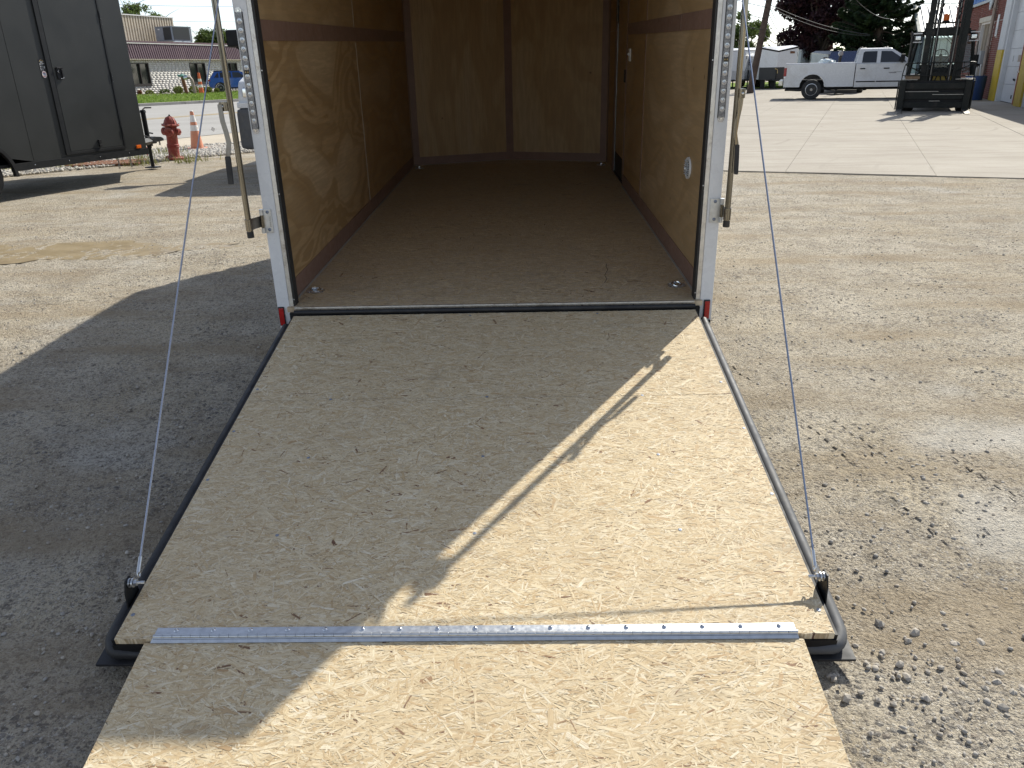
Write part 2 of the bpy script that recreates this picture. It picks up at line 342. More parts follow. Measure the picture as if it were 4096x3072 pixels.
def gravel_ground():
    t = NT('gravel_ground'); c = t.co
    big = t.noise(.55, 4, .6); mid = t.noise(2.6, 5, .62); fine = t.noise(38, 4, .7)
    col = t.mix(t.ramp(big, [(.35, 0), (.65, 1)]), (.565, .495, .38), (.64, .57, .45))
    col = t.mix(t.ramp(mid, [(.42, 0), (.63, .75)]), col, (.41, .345, .25))
    col = t.mix(t.ramp(t.noise(1.1, 4, .6, t.map(loc=(5, 3, 0))), [(.50, 0), (.68, .7)]), col, (.60, .51, .36))
    col = t.mix(t.ramp(t.noise(.9, 4, .55, t.map(loc=(1, 8, 0))), [(.60, 0), (.72, .7)]), col, (.68, .65, .58))
    far = t.new('CameraData')  # distance only used to calm the finest grain far away
    v1 = t.sep(t.vor(46)); d1 = t.vor(46, out='Distance')
    v2 = t.sep(t.vor(105)); d2 = t.vor(105, out='Distance')
    patch = t.ramp(t.noise(1.9, 4, .6, t.map(loc=(2, 2, 0))), [(.36, .05), (.62, 1)])
    st1 = t.math('MULTIPLY', t.math('MULTIPLY', t.math('GREATER_THAN', v1[0], .62), t.math('LESS_THAN', d1, .46)), patch)
    stc = t.ramp(v1[1], [(0, (.13, .125, .12)), (.35, (.26, .24, .215)), (.65, (.37, .34, .29)), (.9, (.30, .25, .20)), (1, (.55, .53, .49))])
    col = t.mix(st1, col, stc)
    st2 = t.math('MULTIPLY', t.math('GREATER_THAN', v2[0], .6), t.math('LESS_THAN', d2, .5))
    col = t.mix(t.math('MULTIPLY', st2, .7), col, t.ramp(v2[1], [(0, (.17, .155, .14)), (.5, (.38, .33, .27)), (1, (.6, .56, .49))]))
    col = t.mix(t.math('MULTIPLY', t.ramp(fine, [(.34, .6), (.50, 0)]), t.ramp(mid, [(.3, .35), (.62, 1)])), col, (.13, .11, .088))
    speck_shade = t.noise(95, 3, .75, t.map((1, 1.0, 1), loc=(3, 1, 2))); col = t.mix(t.ramp(speck_shade, [(.34, .6), (.43, 0)]), col, (.12, .10, .08))  # dark specks painted in for tiny shadows in the rough gravel
    for sc_, lo, hi, cc in ((28, .30, .36, (.15, .13, .11)), (52, .33, .40, (.12, .105, .09)), (190, .36, .45, (.13, .11, .09))):
        col = t.mix(t.ramp(t.noise(sc_, 2, .6, t.map(loc=(sc_, 2, 0))), [(lo, .65), (hi, 0)]), col, cc)  # same specks at more sizes: darker pebbles and painted tiny shadows
    col = t.mix(t.ramp(t.noise(130, 2, .6, t.map(loc=(4, 7, 0))), [(.60, 0), (.68, .6)]), col, (.78, .74, .66))
    h = t.math('ADD', t.math('MULTIPLY', t.math('MULTIPLY', t.math('SUBTRACT', .5, d1), st1), 1.1), t.math('MULTIPLY', t.math('MULTIPLY', t.math('SUBTRACT', .5, d2), st2), .5))
    h = t.math('ADD', h, t.math('MULTIPLY', t.noise(75, 4, .75), .95)); h = t.math('ADD', h, t.math('MULTIPLY', t.noise(14, 4, .65), .55))
    t.n.remove(far)
    # pale dry patches, brown damp streaks, compacted tyre tread: marks with their own place on the lot
    col = t.mix(t.ramp(t.noise(1, 4, .6, t.map((.55, 2.2, 1), loc=(3, 0, 0))), [(.48, 0), (.64, .6)]), col, (.36, .28, .18))
    wv = t.new('VectorMath', operation='MULTIPLY_ADD'); t.l.new(t.noise(2.2, 4, .65, out='Color'), wv.inputs[0]); wv.inputs[1].default_value = (.5, .5, 0); t.l.new(c, wv.inputs[2])
    for px, py, sx, sy, k in ((1.86, -.50, 2.6, 5.0, .42), (2.18, -.60, 2.8, 5.5, .38), (1.63, -1.12, 5.5, 4.2, .38)):
        d = t.new('VectorMath', operation='LENGTH'); t.l.new(t.map((sx, sy, 0), loc=(-(px+.25)*sx, -(py+.25)*sy, 0), src=wv.outputs[0]), d.inputs[0])
        col = t.mix(t.ramp(d.outputs['Value'], [(.40, k), (.95, 0)]), col, (.72, .69, .62))
    for px, py, ang, ln, wd, pit in ((1.32, -.80, -82, 1.2, .045, 15), (1.46, -.78, -80, 1.0, .055, 16), (1.75, -1.0, -84, .7, .03, 13), (1.80, -1.02, -84, .6, .012, 13), (1.05, .55, -76, .9, .05, 14), (-2.4, 1.9, 28, 2.2, .11, 11)):
        q = t.sep(t.map((1, 1, 1), rot=(0, 0, R(-ang)), src=t.map(loc=(-px, -py, 0))))
        m = t.math('MULTIPLY', t.ramp(t.math('ABSOLUTE', q[1]), [(wd*.8, 1), (wd, 0)]), t.ramp(t.math('ABSOLUTE', q[0]), [(min(.9, ln*.45), 1), (min(1, ln*.55), 0)]))
        m = t.math('MULTIPLY', m, t.ramp(t.noise(3, 3, .6), [(.4, .2), (.55, 1)]))
        lug = t.math('SINE', t.math('ADD', t.math('MULTIPLY', q[0], pit*6.28), t.math('MULTIPLY', t.math('ABSOLUTE', q[1]), 40)))
        h = t.math('ADD', h, t.math('MULTIPLY', m, t.math('MULTIPLY', t.math('GREATER_THAN', lug, .1), -1.6)))
    M['gravel_ground'] = t.out(col, .93, 0, t.bump(h, 1.0, .022), spec=.2)
gravel_ground()
def concrete(name, c0, c1, stain, joints=True):
    t = NT(name); c = t.mix(t.ramp(t.noise(.7, 5, .6), [(.35, 0), (.65, 1)]), c0, c1)
    streak = t.noise(1, 5, .65, t.map((.5, 5.5, 1), rot=(0, 0, R(22))))
    c = t.mix(t.ramp(streak, [(.50, 0), (.70, .6)]), c, stain)
    c = t.mix(t.ramp(t.noise(90, 3, .7), [(.30, .4), (.5, 0)]), c, tuple(x*.6 for x in stain))
    c = t.mix(t.ramp(t.noise(3.2, 6, .75, t.map(loc=(4, 4, 0))), [(.62, 0), (.75, .4)]), c, tuple(x*.75 for x in stain))
    # curved tyre scuffs
    v = t.vor(.16, t.map(loc=(1.7, .6, 0)), out='Distance', dim='2D'); ring = t.math('FRACT', t.math('MULTIPLY', v, 9))
    m = t.math('MULTIPLY', t.ramp(ring, [(.44, 0), (.49, 1), (.53, 1), (.58, 0)]), t.ramp(t.noise(.5, 3, .6, t.map(loc=(9, 1, 0))), [(.5, 0), (.66, .28)]))
    c = t.mix(m, c, tuple(x*.6 for x in stain))
    M[name] = t.out(c, .85, 0, t.bump(t.noise(70, 4, .7), .35, .004), spec=.25)
concrete('pad_concrete', (.345, .305, .25), (.40, .36, .30), (.225, .195, .155))
concrete('road_concrete', (.36, .345, .32), (.40, .385, .36), (.28, .27, .25))
concrete('apron_dirt', (.50, .435, .34), (.56, .49, .385), (.38, .32, .24))
def leafmat(name, a, b, c, transl=.35):
    t = NT(name); col = t.ramp(t.noise(1.1, 3, .7), [(.3, a), (.5, b), (.72, c)])
    d = t.new('BsdfTranslucent'); t.put(d.inputs[0], col); x = t.new('MixShader'); x.inputs[0].default_value = transl
    t.out(col, .6, 0, spec=.25); t.l.new(t.p.outputs[0], x.inputs[1]); t.l.new(d.outputs[0], x.inputs[2]); t.l.new(x.outputs[0], t.n['Material Output'].inputs[0]); M[name] = t.m
leafmat('leaf_spring', (.07, .12, .025), (.12, .17, .045), (.17, .20, .07)); leafmat('leaf_green', (.05, .09, .02), (.09, .13, .03), (.13, .16, .05))
leafmat('leaf_purple', (.018, .008, .012), (.035, .014, .018), (.085, .03, .022), .2); leafmat('leaf_spruce', (.012, .024, .012), (.024, .045, .018), (.055, .085, .03), .14)
leafmat('shrub_green', (.11, .14, .025), (.18, .21, .04), (.26, .28, .07), .25); leafmat('shrub_orange', (.15, .07, .03), (.25, .10, .04), (.2, .16, .05), .2)
leafmat('grass_blade', (.15, .23, .035), (.22, .31, .06), (.30, .36, .10), .3); leafmat('grass_dry', (.16, .17, .05), (.23, .23, .08), (.3, .28, .13), .3)
def grassbase():
    t = NT('grass_base'); c = t.ramp(t.noise(1.4, 5, .7), [(.3, (.13, .20, .03)), (.55, (.20, .28, .05)), (.75, (.27, .33, .09))])
    c = t.mix(t.ramp(t.noise(.4, 4, .6), [(.5, 0), (.7, .5)]), c, (.2, .24, .06)); M['grass_base'] = t.out(c, .95, 0, t.bump(t.noise(9, 4, .8), 1, .08), spec=.1)
grassbase()
def puddle():
    t = NT('muddy_puddle'); c = t.ramp(t.noise(3.5, 5, .65), [(.32, (.25, .19, .105)), (.52, (.30, .235, .14)), (.7, (.22, .165, .095))])
    c = t.mix(t.ramp(t.noise(22, 4, .7), [(.6, 0), (.7, .6)]), c, (.2, .15, .09)); M['muddy_puddle'] = t.out(c, t.ramp(t.noise(5, 3), [(.35, .3), (.65, .6)]), 0, t.bump(t.noise(12, 3), .12, .004), spec=.3)
puddle()
def stones(name, cols):
    t = NT(name); oi = t.new('ObjectInfo').outputs['Random']; s = t.sep(t.vor(22))
    f = t.math('FRACT', t.math('ADD', s[0], oi)); n = len(cols)-1
    M[name] = t.out(t.mix(t.math('MULTIPLY', t.noise(60, 3), .5), t.ramp(f, [(i/n, c) for i, c in enumerate(cols)]), (.30, .27, .23)), .9, 0, None, spec=.2)
stones('stone_grey', [(.36, .34, .31), (.46, .43, .38), (.54, .48, .39), (.40, .34, .27), (.60, .56, .49)])
stones('stone_white', [(.66, .63, .57), (.52, .48, .42), (.72, .70, .65), (.42, .39, .34), (.62, .58, .51)])
rng = np.random.default_rng(7); random.seed(7)
# ================================================================== THE SETTING
def fbm(x, y, seed=0):
    r = np.random.default_rng(seed); h = np.zeros_like(x); a = 1.0; f = 1.0
    for k in range(5):
        for j in range(3):
            th = r.uniform(0, 6.28); ph = r.uniform(0, 6.28)
            h += a*np.sin(f*(x*np.cos(th)+y*np.sin(th))*2.1+ph+1.3*np.sin(f*.7*(x*np.sin(th)-y*np.cos(th))+ph*2))/3
        a *= .52; f *= 2.05
    return h
def spaced(lo, hi, dense0, dense1, step, growth=1.16):
    a = list(np.arange(dense0, dense1, step)); s = step; x = a[-1]
    while x < hi: s *= growth; x += s; a.append(x)
    s = step; x = a[0]
    while x > lo: s *= growth; x -= s; a.insert(0, x)
    return np.array(a)
gx = spaced(-450, 450, -5.2, 5.6, .035); gy = spaced(-60, 700, -2.7, 7.6, .04)
X, Y = np.meshgrid(gx, gy); dist = np.hypot(X-.15, Y+3.3)
fade = np.clip(1.3-dist/11, 0, 1)
GH = lambda x, y: .0085*fbm(x*.9, y*.9, 3)+.0045*fbm(x*4.5, y*4.5, 5)
Z = GH(X, Y)*fade + .0035*rng.standard_normal(X.shape)*fade
# tyre tracks on the right
def track(ax, ay, bx, by, w, depth, pitch):
    global Z
    d = np.array([bx-ax, by-ay]); L = np.hypot(*d); d /= L
    s = (X-ax)*d[0]+(Y-ay)*d[1]; t = (X-ax)*d[1]-(Y-ay)*d[0]
    m = np.clip(1.2-np.abs(t)/w*1.2, 0, 1)*np.clip((s+.2)/.4, 0, 1)*np.clip((L-s)/.4, 0, 1)
    Z += m*(-depth*(.55+.45*np.sign(np.sin(s*2*np.pi/pitch+np.abs(t)*20))))
track(1.27, -.2, 1.40, -1.5, .05, .007, .066); track(1.40, -.2, 1.54, -1.4, .05, .006, .062); track(1.73, -.65, 1.77, -1.4, .03, .009, .4)
track(-5, 4.6, 0, 1.2, .2, .012, .09); track(-5, 2.6, -1.2, -.4, .18, .010, .08)
Z[dist > 12] = 0
Z = np.where((X > -1.15) & (X < 1.2) & (Y < -1.2) & (Y > -2.9), np.minimum(Z, .006)-.004, Z)   # stays under the ramp
Z -= .012
nx, ny = len(gx), len(gy); I = np.arange(nx*ny).reshape(ny, nx)
gm = fast_mesh('ground', np.stack([X, Y, Z], -1), np.stack([I[:-1, :-1], I[:-1, 1:], I[1:, 1:], I[1:, :-1]], -1), M['gravel_ground'])
gm.polygons.foreach_set('use_smooth', [True]*len(gm.polygons))
tag(place(gm, 'ground'), kind='structure')

def sheet(name, pts, z, m): 
    b = MB(); b.face([(p[0], p[1], z) for p in pts]); return tag(b.build(name, m, smooth=0), kind='structure')
# concrete yard in front of the shop: poured slabs with open joints
e1 = Vector((.37, .929, 0)); e2 = Vector((.929, -.37, 0))
sl_mesh = {}
e2s = [-6.6, -4.8, -3.0, -1.2, .59, 2.42, 4.35, 6.2]; e1s = [8.43, 14.9, 21.2, 27.75, 34.5, 41.2]
pad = empty('concrete_yard', (0, 0, 0)); pad['kind'] = 'structure'
for i in range(len(e2s)-1):
    for j in range(len(e1s)-1):
        a0, a1, b0, b1 = e2s[i]+.003, e2s[i+1]-.003, e1s[j]+.002, e1s[j+1]-.002
        if i == 0: a0 = -7.0
        b = MB(); cs = [e2*a+e1*b_ for a, b_ in ((a0, b0), (a1, b0), (a1, b1), (a0, b1))]
        zt = .003+.002*math.sin(i*2.1+j*1.3)
        b.hexa([(c.x, c.y, -.06) for c in cs], [(c.x, c.y, zt) for c in cs]); b.build('concrete_slab', M['pad_concrete'], pad, smooth=0)
far = [e2*a+e1*b_ for a, b_ in ((-7, 41.22), (30, 41.22), (30, 46.6), (-7, 46.6))]
sheet('yard_far_apron', far, .002, M['pad_concrete'])
right = [e2*a+e1*b_ for a, b_ in ((6.21, 6.0), (30, 6.0), (30, 41.2), (6.21, 41.2))]
sheet('yard_side_apron', right, .0, M['pad_concrete'])
# painted stripes on the yard by the pickup
ys = empty('yard_markings'); ys['kind'] = 'structure'
for k in range(5):
    p = Vector((11.9+1.02*k, 29.05-.31*k, 0)); q = p+Vector((.34, 1.15, 0)).normalized()*1.3+Vector((-.5, .35, 0)); n = Vector((.06, -.02, 0))
    b = MB(); b.face([(v.x, v.y, .0095) for v in (p-n, p+n, q+n, q-n)]); b.build('painted_stripe', M['road_white'], ys, smooth=0)
p, q = Vector((9.3, 26.4, 0)), Vector((12.4, 24.6, 0)); b = MB(); b.face([(v.x, v.y, .0095) for v in (p, q, q+Vector((0, .1, 0)), p+Vector((0, .1, 0)))]); b.build('painted_stripe', M['road_white'], ys, smooth=0)

# road on the left, kerb, lawn, far yard strip of grass on the right
kd = Vector((.63, .776, 0)).normalized(); kp = Vector((-19.5, 38.6, 0)); kn = Vector((-kd.y, kd.x, 0))
K = lambda s, o=0: kp+kd*s+kn*o
nd = Vector((.45, .893, 0)).normalized(); npt = Vector((-8.15, 16.05, 0)); NP = lambda s: npt+nd*s
sheet('road', [NP(-16), NP(75), K(60), K(-45)], .012, M['road_concrete'])
for dz in (0, .38):
    yd = Vector((.465, .885, 0)); yp = Vector((-13.1-dz, 25.05+dz*.4, 0)); n = Vector((.07, -.035, 0)); a, b_ = yp-yd*16, yp+yd*60
    sheet('road_centre_line', [a-n, a+n, b_+n, b_-n], .017, M['road_yellow'])
a, b_, n = Vector((-13.9, 22.6, 0)), Vector((-8.0, 22.2, 0)), Vector((.0, .035, 0)); sheet('road_joint', [a-n, b_-n, b_+n, a+n], .017, M['block_mortar'])
a, b_ = Vector((-12.6, 24.0, 0)), Vector((-9.0, 25.6, 0)); sheet('road_joint', [a-n, b_-n, b_+n, a+n], .0171, M['block_mortar'])
mb = MB(); 
for k in range(-18, 24):
    a0, a1 = k*2.5+.01, (k+1)*2.5-.01; cs = [K(a0, 0), K(a1, 0), K(a1, .28), K(a0, .28)]
    mb.hexa([(c.x, c.y, 0) for c in cs], [(c.x, c.y, .15) for c in cs])
tag(mb.build('kerb', M['kerb_concrete'], bevel=.02), kind='structure')
lawn = [K(-45, .28), K(60, .28), K(60, 26), K(-45, 26)]
sheet('lawn', lawn, .13, M['grass_base'])
ad = [NP(-16)+Vector((0.05, 0, 0)), NP(14), NP(14)+Vector((1.3, -2.2, 0)), Vector((-5.5, 13.4, 0)), Vector((-6.6, 12.6, 0)), Vector((-9.4, 9.3, 0)), Vector((-14, 3.5, 0))]
sheet('road_shoulder', ad, .006, M['apron_dirt'])
# building wall line on the left
BW0 = Vector((-30.2, 61.5, 0)); BD = Vector((.309, .951, 0)).normalized(); BN = Vector((BD.y, -BD.x, 0))
bw = lambda s, o=0: BW0+BD*s+BN*o
sheet('planting_bed', [bw(-14, 0), bw(22, 0), bw(22, 2.1), bw(-14, 2.1)], .15, M['mulch'])
sheet('sidewalk', [bw(-14, 2.1), bw(22, 2.1), bw(22, 4.0), bw(-14, 4.0)], .145, M['kerb_concrete'])
b = MB(); b.face([(8, 47.3, .03), (40, 36.5, .03), (46, 56, .03), (10, 62, .03)]); tag(b.build('grass_verge', M['grass_base'], smooth=0), kind='structure')

# grass blades on the lawn and weeds: stuff
def blades(n, pick, h0, h1, w, seed, z):
    r = np.random.default_rng(seed); P = pick(r, n); a = r.uniform(0, 6.28, n); h = r.uniform(h0, h1, n); ln = r.uniform(-.5, .5, (n, 2))*h[:, None]
    dx, dy = np.cos(a)*w, np.sin(a)*w
    V = np.zeros((n, 3, 3)); V[:, 0] = np.stack([P[:, 0]-dx, P[:, 1]-dy, np.full(n, z)], -1); V[:, 1] = np.stack([P[:, 0]+dx, P[:, 1]+dy, np.full(n, z)], -1)
    V[:, 2] = np.stack([P[:, 0]+ln[:, 0], P[:, 1]+ln[:, 1], z+h], -1)
    return V.reshape(-1, 3), np.arange(3*n).reshape(-1, 3)
def pick_lawn(r, n):
    s = r.uniform(-12, 34, n); o = .3+r.uniform(0, 1, n)**1.3*22; return np.stack([kp.x+kd.x*s+kn.x*o, kp.y+kd.y*s+kn.y*o], -1)
V, F = blades(26000, pick_lawn, .05, .16, .05, 11, .12); tag(place(fast_mesh('grass', V, F, M['grass_blade'], 3), 'grass'), 'short green lawn grass beside the road kerb', 'grass', kind='stuff')

def stone_mesh(name, m, seed, sub=1, flat=.65):
    b = bmesh.new(); bmesh.ops.create_icosphere(b, subdivisions=sub, radius=1); r = random.Random(seed)
    for v in b.verts: v.co = Vector((v.co.x*(1+r.uniform(-.25, .25)), v.co.y*(.8+r.uniform(-.22, .22)), v.co.z*(flat+r.uniform(-.18, .18))))
    me = bpy.data.meshes.new(name); b.to_mesh(me); b.free(); me.materials.append(m); return me
def scatter_stones(name, n, pick, s0, s1, m, seed, zf, power=2.2):
    r = np.random.default_rng(seed); base = stone_mesh('pebble_form', m, seed, 1)
    bv = np.array([v.co[:] for v in base.vertices]); bf = np.array([p.vertices[:] for p in base.polygons])
    P = pick(r, n); s = s0+(s1-s0)*r.uniform(0, 1, n)**power; a = r.uniform(0, 6.28, n); k = r.uniform(.7, 1.3, (n, 3))
    ca, sa = np.cos(a), np.sin(a); v = bv[None]*k[:, None]*s[:, None, None]
    x = v[..., 0]*ca[:, None]-v[..., 1]*sa[:, None]+P[:, 0:1]; y = v[..., 0]*sa[:, None]+v[..., 1]*ca[:, None]+P[:, 1:2]; z = v[..., 2]+zf(P)[:, None]+s[:, None]*.22
    V = np.stack([x, y, z], -1).reshape(-1, 3); F = (bf[None]+np.arange(n)[:, None, None]*len(bv)).reshape(-1, 3)
    bpy.data.meshes.remove(base); me = fast_mesh(name, V, F, m, 3); return place(me, name)
ghz = lambda P: GH(P[:, 0], P[:, 1])*np.clip(1.3-np.hypot(P[:, 0]-.15, P[:, 1]+3.3)/11, 0, 1)-.014
def pick_lot(r, n):
    out = []
    while len(out) < n:
        x = r.uniform(-5.6, 5.8, n*3); y = -2.6+9.5*r.uniform(0, 1, n*3)**1.5
        d = fbm(x*1.1+3, y*1.1, 21); ok = (d > r.uniform(-1.1, 1.1, n*3)) & ~((np.abs(x) < .97) & (y < 4.8)) & ((x*.37*0+x*.929*0+(x*.37+y*.929)) < 8.4)
        ok &= ~((np.abs(x) < .85) & (y < -1.7))
        out += list(zip(x[ok], y[ok]))
    return np.array(out[:n])
tag(scatter_stones('gravel', 46000, pick_lot, .002, .009, M['stone_grey'], 31, ghz, 3.0), 'loose grey gravel strewn over the dirt lot', 'gravel', kind='stuff')
def pick_white(r, n):
    A = np.array([-9.2, 8.4]); B = np.array([-5.1, 13.2]); d = (B-A)/np.linalg.norm(B-A); nn = np.array([-d[1], d[0]])
    s = r.uniform(-1.5, np.linalg.norm(B-A)+.4, n); o = r.normal(.6, .62, n); o = np.clip(o, -.6, 1.8); return A+s[:, None]*d+o[:, None]*nn
A_, B_ = Vector((-10.3, 7.1, 0)), Vector((-4.9, 13.45, 0)); n_ = Vector((-.761, .648, 0)); sheet('gravel_bed', [A_-n_*.55, B_-n_*.35, B_+n_*1.25, A_+n_*1.5], -.004, M['stone_white'])
tag(scatter_stones('white_gravel', 16000, pick_white, .014, .04, M['stone_white'], 33, lambda P: np.full(len(P), .002), 1.6), 'band of white landscaping gravel round the fire hydrant', 'gravel', kind='stuff')
def pick_weed(r, n):
    c = np.array([[-6.75, 12.2], [-6.9, 11.2], [-8.3, 9.9], [-8.0, 10.2], [-6.35, 10.4], [-5.7, 10.6], [-7.6, 10.3]]); k = r.integers(0, len(c), n); return c[k]+r.normal(0, .16, (n, 2))
V, F = blades(650, pick_weed, .05, .2, .008, 12, .0); tag(place(fast_mesh('weeds', V, F, M['grass_dry'], 3), 'weeds'), 'straggly weeds sprouting through the white gravel', 'weeds', kind='stuff')

# shallow muddy puddle, left
b = MB(); pts = []
for k in range(90):
    a = 2*math.pi*k/90; rr = 1+.13*math.sin(3*a+.6)+.08*math.sin(7*a); rr += .07*math.sin(13*a+1)+.05*math.sin(19*a); pts.append((-4.6+2.0*rr*math.cos(a), 3.36+.46*rr*math.sin(a)-.02*math.cos(a), -.0098))
b.face(pts); tag(b.build('puddle', M['muddy_puddle'], smooth=0), kind='structure')

# countable stones at the right of the ramp and elsewhere: individuals
st_me = [stone_mesh('stone', M['stone_grey'], 40+k, 1, .62) for k in range(5)]
r = random.Random(5)
spots = []
for k in range(85): spots.append((.865+abs(r.gauss(0, .30)), -1.86+r.gauss(0, .075)+.10*r.random(), r.choice((r.uniform(.004, .009), r.uniform(.005, .013))), 0))
for k in range(34): spots.append((r.uniform(1.2, 4.6), r.uniform(-1.4, 4.4), r.uniform(.006, .014), 1))
for k in range(22): spots.append((r.uniform(-3.6, -1.15), r.uniform(-1.9, 2.4), r.uniform(.006, .013), 2))
WHERE = (('small grey stone in the loose pile right of the ramp foot', 'stones piled by the ramp foot'), ('small grey stone lying out on the open lot right of the trailer', 'stones on the open lot'), ('small grey stone in the trailer shade left of the ramp', 'stones in the trailer shade'))
for x, y, s, w_ in spots:
    if abs(x) < .85 or (abs(x) < .965 and y > -1.82): continue
    o = place(st_me[r.randrange(5)], 'stone', None, (x, y, float(ghz(np.array([[x, y]]))[0])+s*.14), (r.uniform(-.3, .3), r.uniform(-.3, .3), r.uniform(0, 6)), (s*r.uniform(.8, 1.3),)*3)
    tag(o, WHERE[w_][0], 'stone', WHERE[w_][1])
# ================================================================== THE OPEN CARGO TRAILER (local: origin at the sill, +Y forward)
SILL = 0.42319
T = empty('cargo_trailer', (0, 0, SILL), (R(1.65), 0, 0), 'white enclosed cargo trailer standing open, its plywood interior behind a lowered ramp', 'trailer')
WI, WO, LT, VN = .9097, .9604, 4.304, .3014      # inner half width, outer half width, box length, nose depth
ZC, ZR = 1.76, 1.79                               # ceiling, roof edge
for s in (-1, 1):
    x0, x1 = sorted((s*.918, s*.952)); 
    if s < 0: Box('side_wall', M['white_paint'], T, x0, x1, .055, LT, -.12, ZR)
    else:
        Box('side_wall', M['white_paint'], T, x0, x1, .055, LT, -.12, ZR)
    x0, x1 = sorted((s*.905, s*WO)); p = Box('rear_post', M['white_paint'], T, x0, x1, -.004, .05, -.113, ZR, bevel=.004)
    x0, x1 = sorted((s*.8865, s*.9045)); Box('post_trim', M['bare_aluminium'], T, x0, x1, -.006, .02, -.028, ZC, bevel=.0025)
    x0, x1 = sorted((s*.8785, s*.886)); Box('door_seal', M['tape_dark'], T, x0, x1, -.001, .03, -.02, ZC, bevel=.002)
    x0, x1 = sorted((s*.8795, s*.918)); Box('jamb_liner', M['tape_dark'], T, x0, x1, .031, .055, -.02, ZC)
    # nose wall outside
    MB().prism([(s*.952, LT), (0, LT+VN+.05), (0, LT+VN+.010), (s*.93, LT+.002)], 'z', -.12, ZR).build('nose_wall', M['white_paint'], T)
    Box('frame_rail', M['black_paint'], T, *sorted((s*.60, s*.66)), -.06+.0, LT, -.18, -.045)
    MB().prism([(-.06, -.19), (LT, -.19), (LT, -.123), (-.06+.06, -.123)], 'x', *sorted((s*.90, s*.95))).build('frame_rail', M['black_paint'], T)
Box('roof', M['white_paint'], T, -.953, .953, .0, LT, ZR+.0005, ZR+.006)
MB().loft([[(x, y, ZR+.0065) for x, y in ((-.953, .01), (.953, .01), (.953, LT), (-.953, LT))], [(x, y, 1.935) for x, y in ((-.953, .32), (.953, .32), (.953, LT), (-.953, LT))]]).build('roof_cap', M['white_paint'], T, bevel=.02)
MB().prism([(-.953, LT), (.953, LT), (0, LT+VN+.05)], 'z', ZR, 1.93).build('roof_nose', M['white_paint'], T)
Box('door_header', M['white_paint'], T, -.9, .9, -.004, .05, 1.72, ZR-.001)
Box('ceiling', M['plastic_white'], T, -.917, .917, .055, LT, ZC, ZC+.03)
# floor
Box('floor_board', M['osb_floor'], T, -.912, .912, -.022, LT, -.022, 0)
MB().prism([(-.912, LT), (.912, LT), (0, LT+VN)], 'z', -.022, 0).build('floor_board', M['osb_floor'], T)
Box('threshold', M['bare_aluminium'], T, -.876, .876, -.033, -.0225, -.006, .003, bevel=.0015)
MB().cyl((-.876, -.0435, -.0165), (.876, -.0435, -.0165), .0098, n=12).build('ramp_pivot', M['black_rubber'], T)
Box('sill_beam', M['black_paint'], T, -.90, .90, -.035, .05, -.16, -.0235)
# cracked spot in the floor board
b = MB(); pts = [(.556, .619), (.549, .56), (.552, .50), (.535, .44), (.527, .40), (.531, .34), (.513, .272)]
for (a, c) in zip(pts, pts[1:]): b.face([(a[0]-.0012, a[1], .0013), (a[0]+.0012, a[1], .0013), (c[0]+.0012, c[1], .0013), (c[0]-.0012, c[1], .0013)])
b.build('floor_crack', M['tape_dark'], T, smooth=0)
# wall panels and trim, left
xw = lambda s, d=0.0: s*(WI-d)
def wallpanel(s, y0, y1, z0, z1, m): Box('wall_panel', m, T, *sorted((xw(s), xw(s, -.007))), y0, y1, z0, z1)
for z0, z1, k in ((0, 1.118, 0), (1.121, ZC, 1)):
    wallpanel(-1, .056, 2.047, z0, z1, M['ply_a'] if k == 0 else M['ply_c']); wallpanel(-1, 2.053, LT, z0, z1, M['ply_b'])
    wallpanel(1, .056, 2.002, z0, z1, M['ply_c']); wallpanel(1, 2.008, 2.985, z0, z1, M['ply_b']); wallpanel(1, 3.61, LT, z0, z1, M['ply_b'])
Box('panel_joint', M['caulk'], T, -WI, -WI+.002, 2.046, 2.054, .093, 1.07); Box('panel_joint', M['caulk'], T, -WI, -WI+.002, 2.046, 2.054, 1.158, ZC)
Box('panel_joint', M['trim_laminate'], T, WI-.003, WI, 1.996, 2.014, .093, 1.08); Box('panel_joint', M['trim_laminate'], T, WI-.003, WI, 1.996, 2.014, 1.158, ZC)
def strip(*a): return Box('trim_strip', M['trim_laminate'], T, *a, bevel=.0012)
TH = .004
strip(-WI+.0002, -WI+TH, .058, 4.22, 1.078, 1.157); strip(-WI+.0002, -WI+TH, .058, 4.26, .0025, .089)
strip(WI-TH, WI-.0002, .058, .86, 1.083, 1.157); strip(WI-TH-.0012, WI-.0002, .84, 2.955, 1.082, 1.156); strip(WI-TH, WI-.0002, .058, 2.99, .0025, .089)
strip(WI-TH, WI-.0002, 2.935, 2.985, .09, 1.081); strip(WI-TH, WI-.0002, 2.935, 2.985, 1.158, ZC)
strip(-WI+.0002, -WI+TH, 4.262, LT-.005, .0025, ZC); strip(WI-TH, WI-.0002, 3.66, 3.76, .0025, ZC); strip(WI-TH, WI-.0002, 4.21, LT-.005, .0025, ZC)
for s in (-1, 1): Box('caulk_line', M['caulk'], T, *sorted((s*(WI-.0045), s*(WI-.0135))), .058, 2.95 if s > 0 else 4.29, 0.0004, .0022)
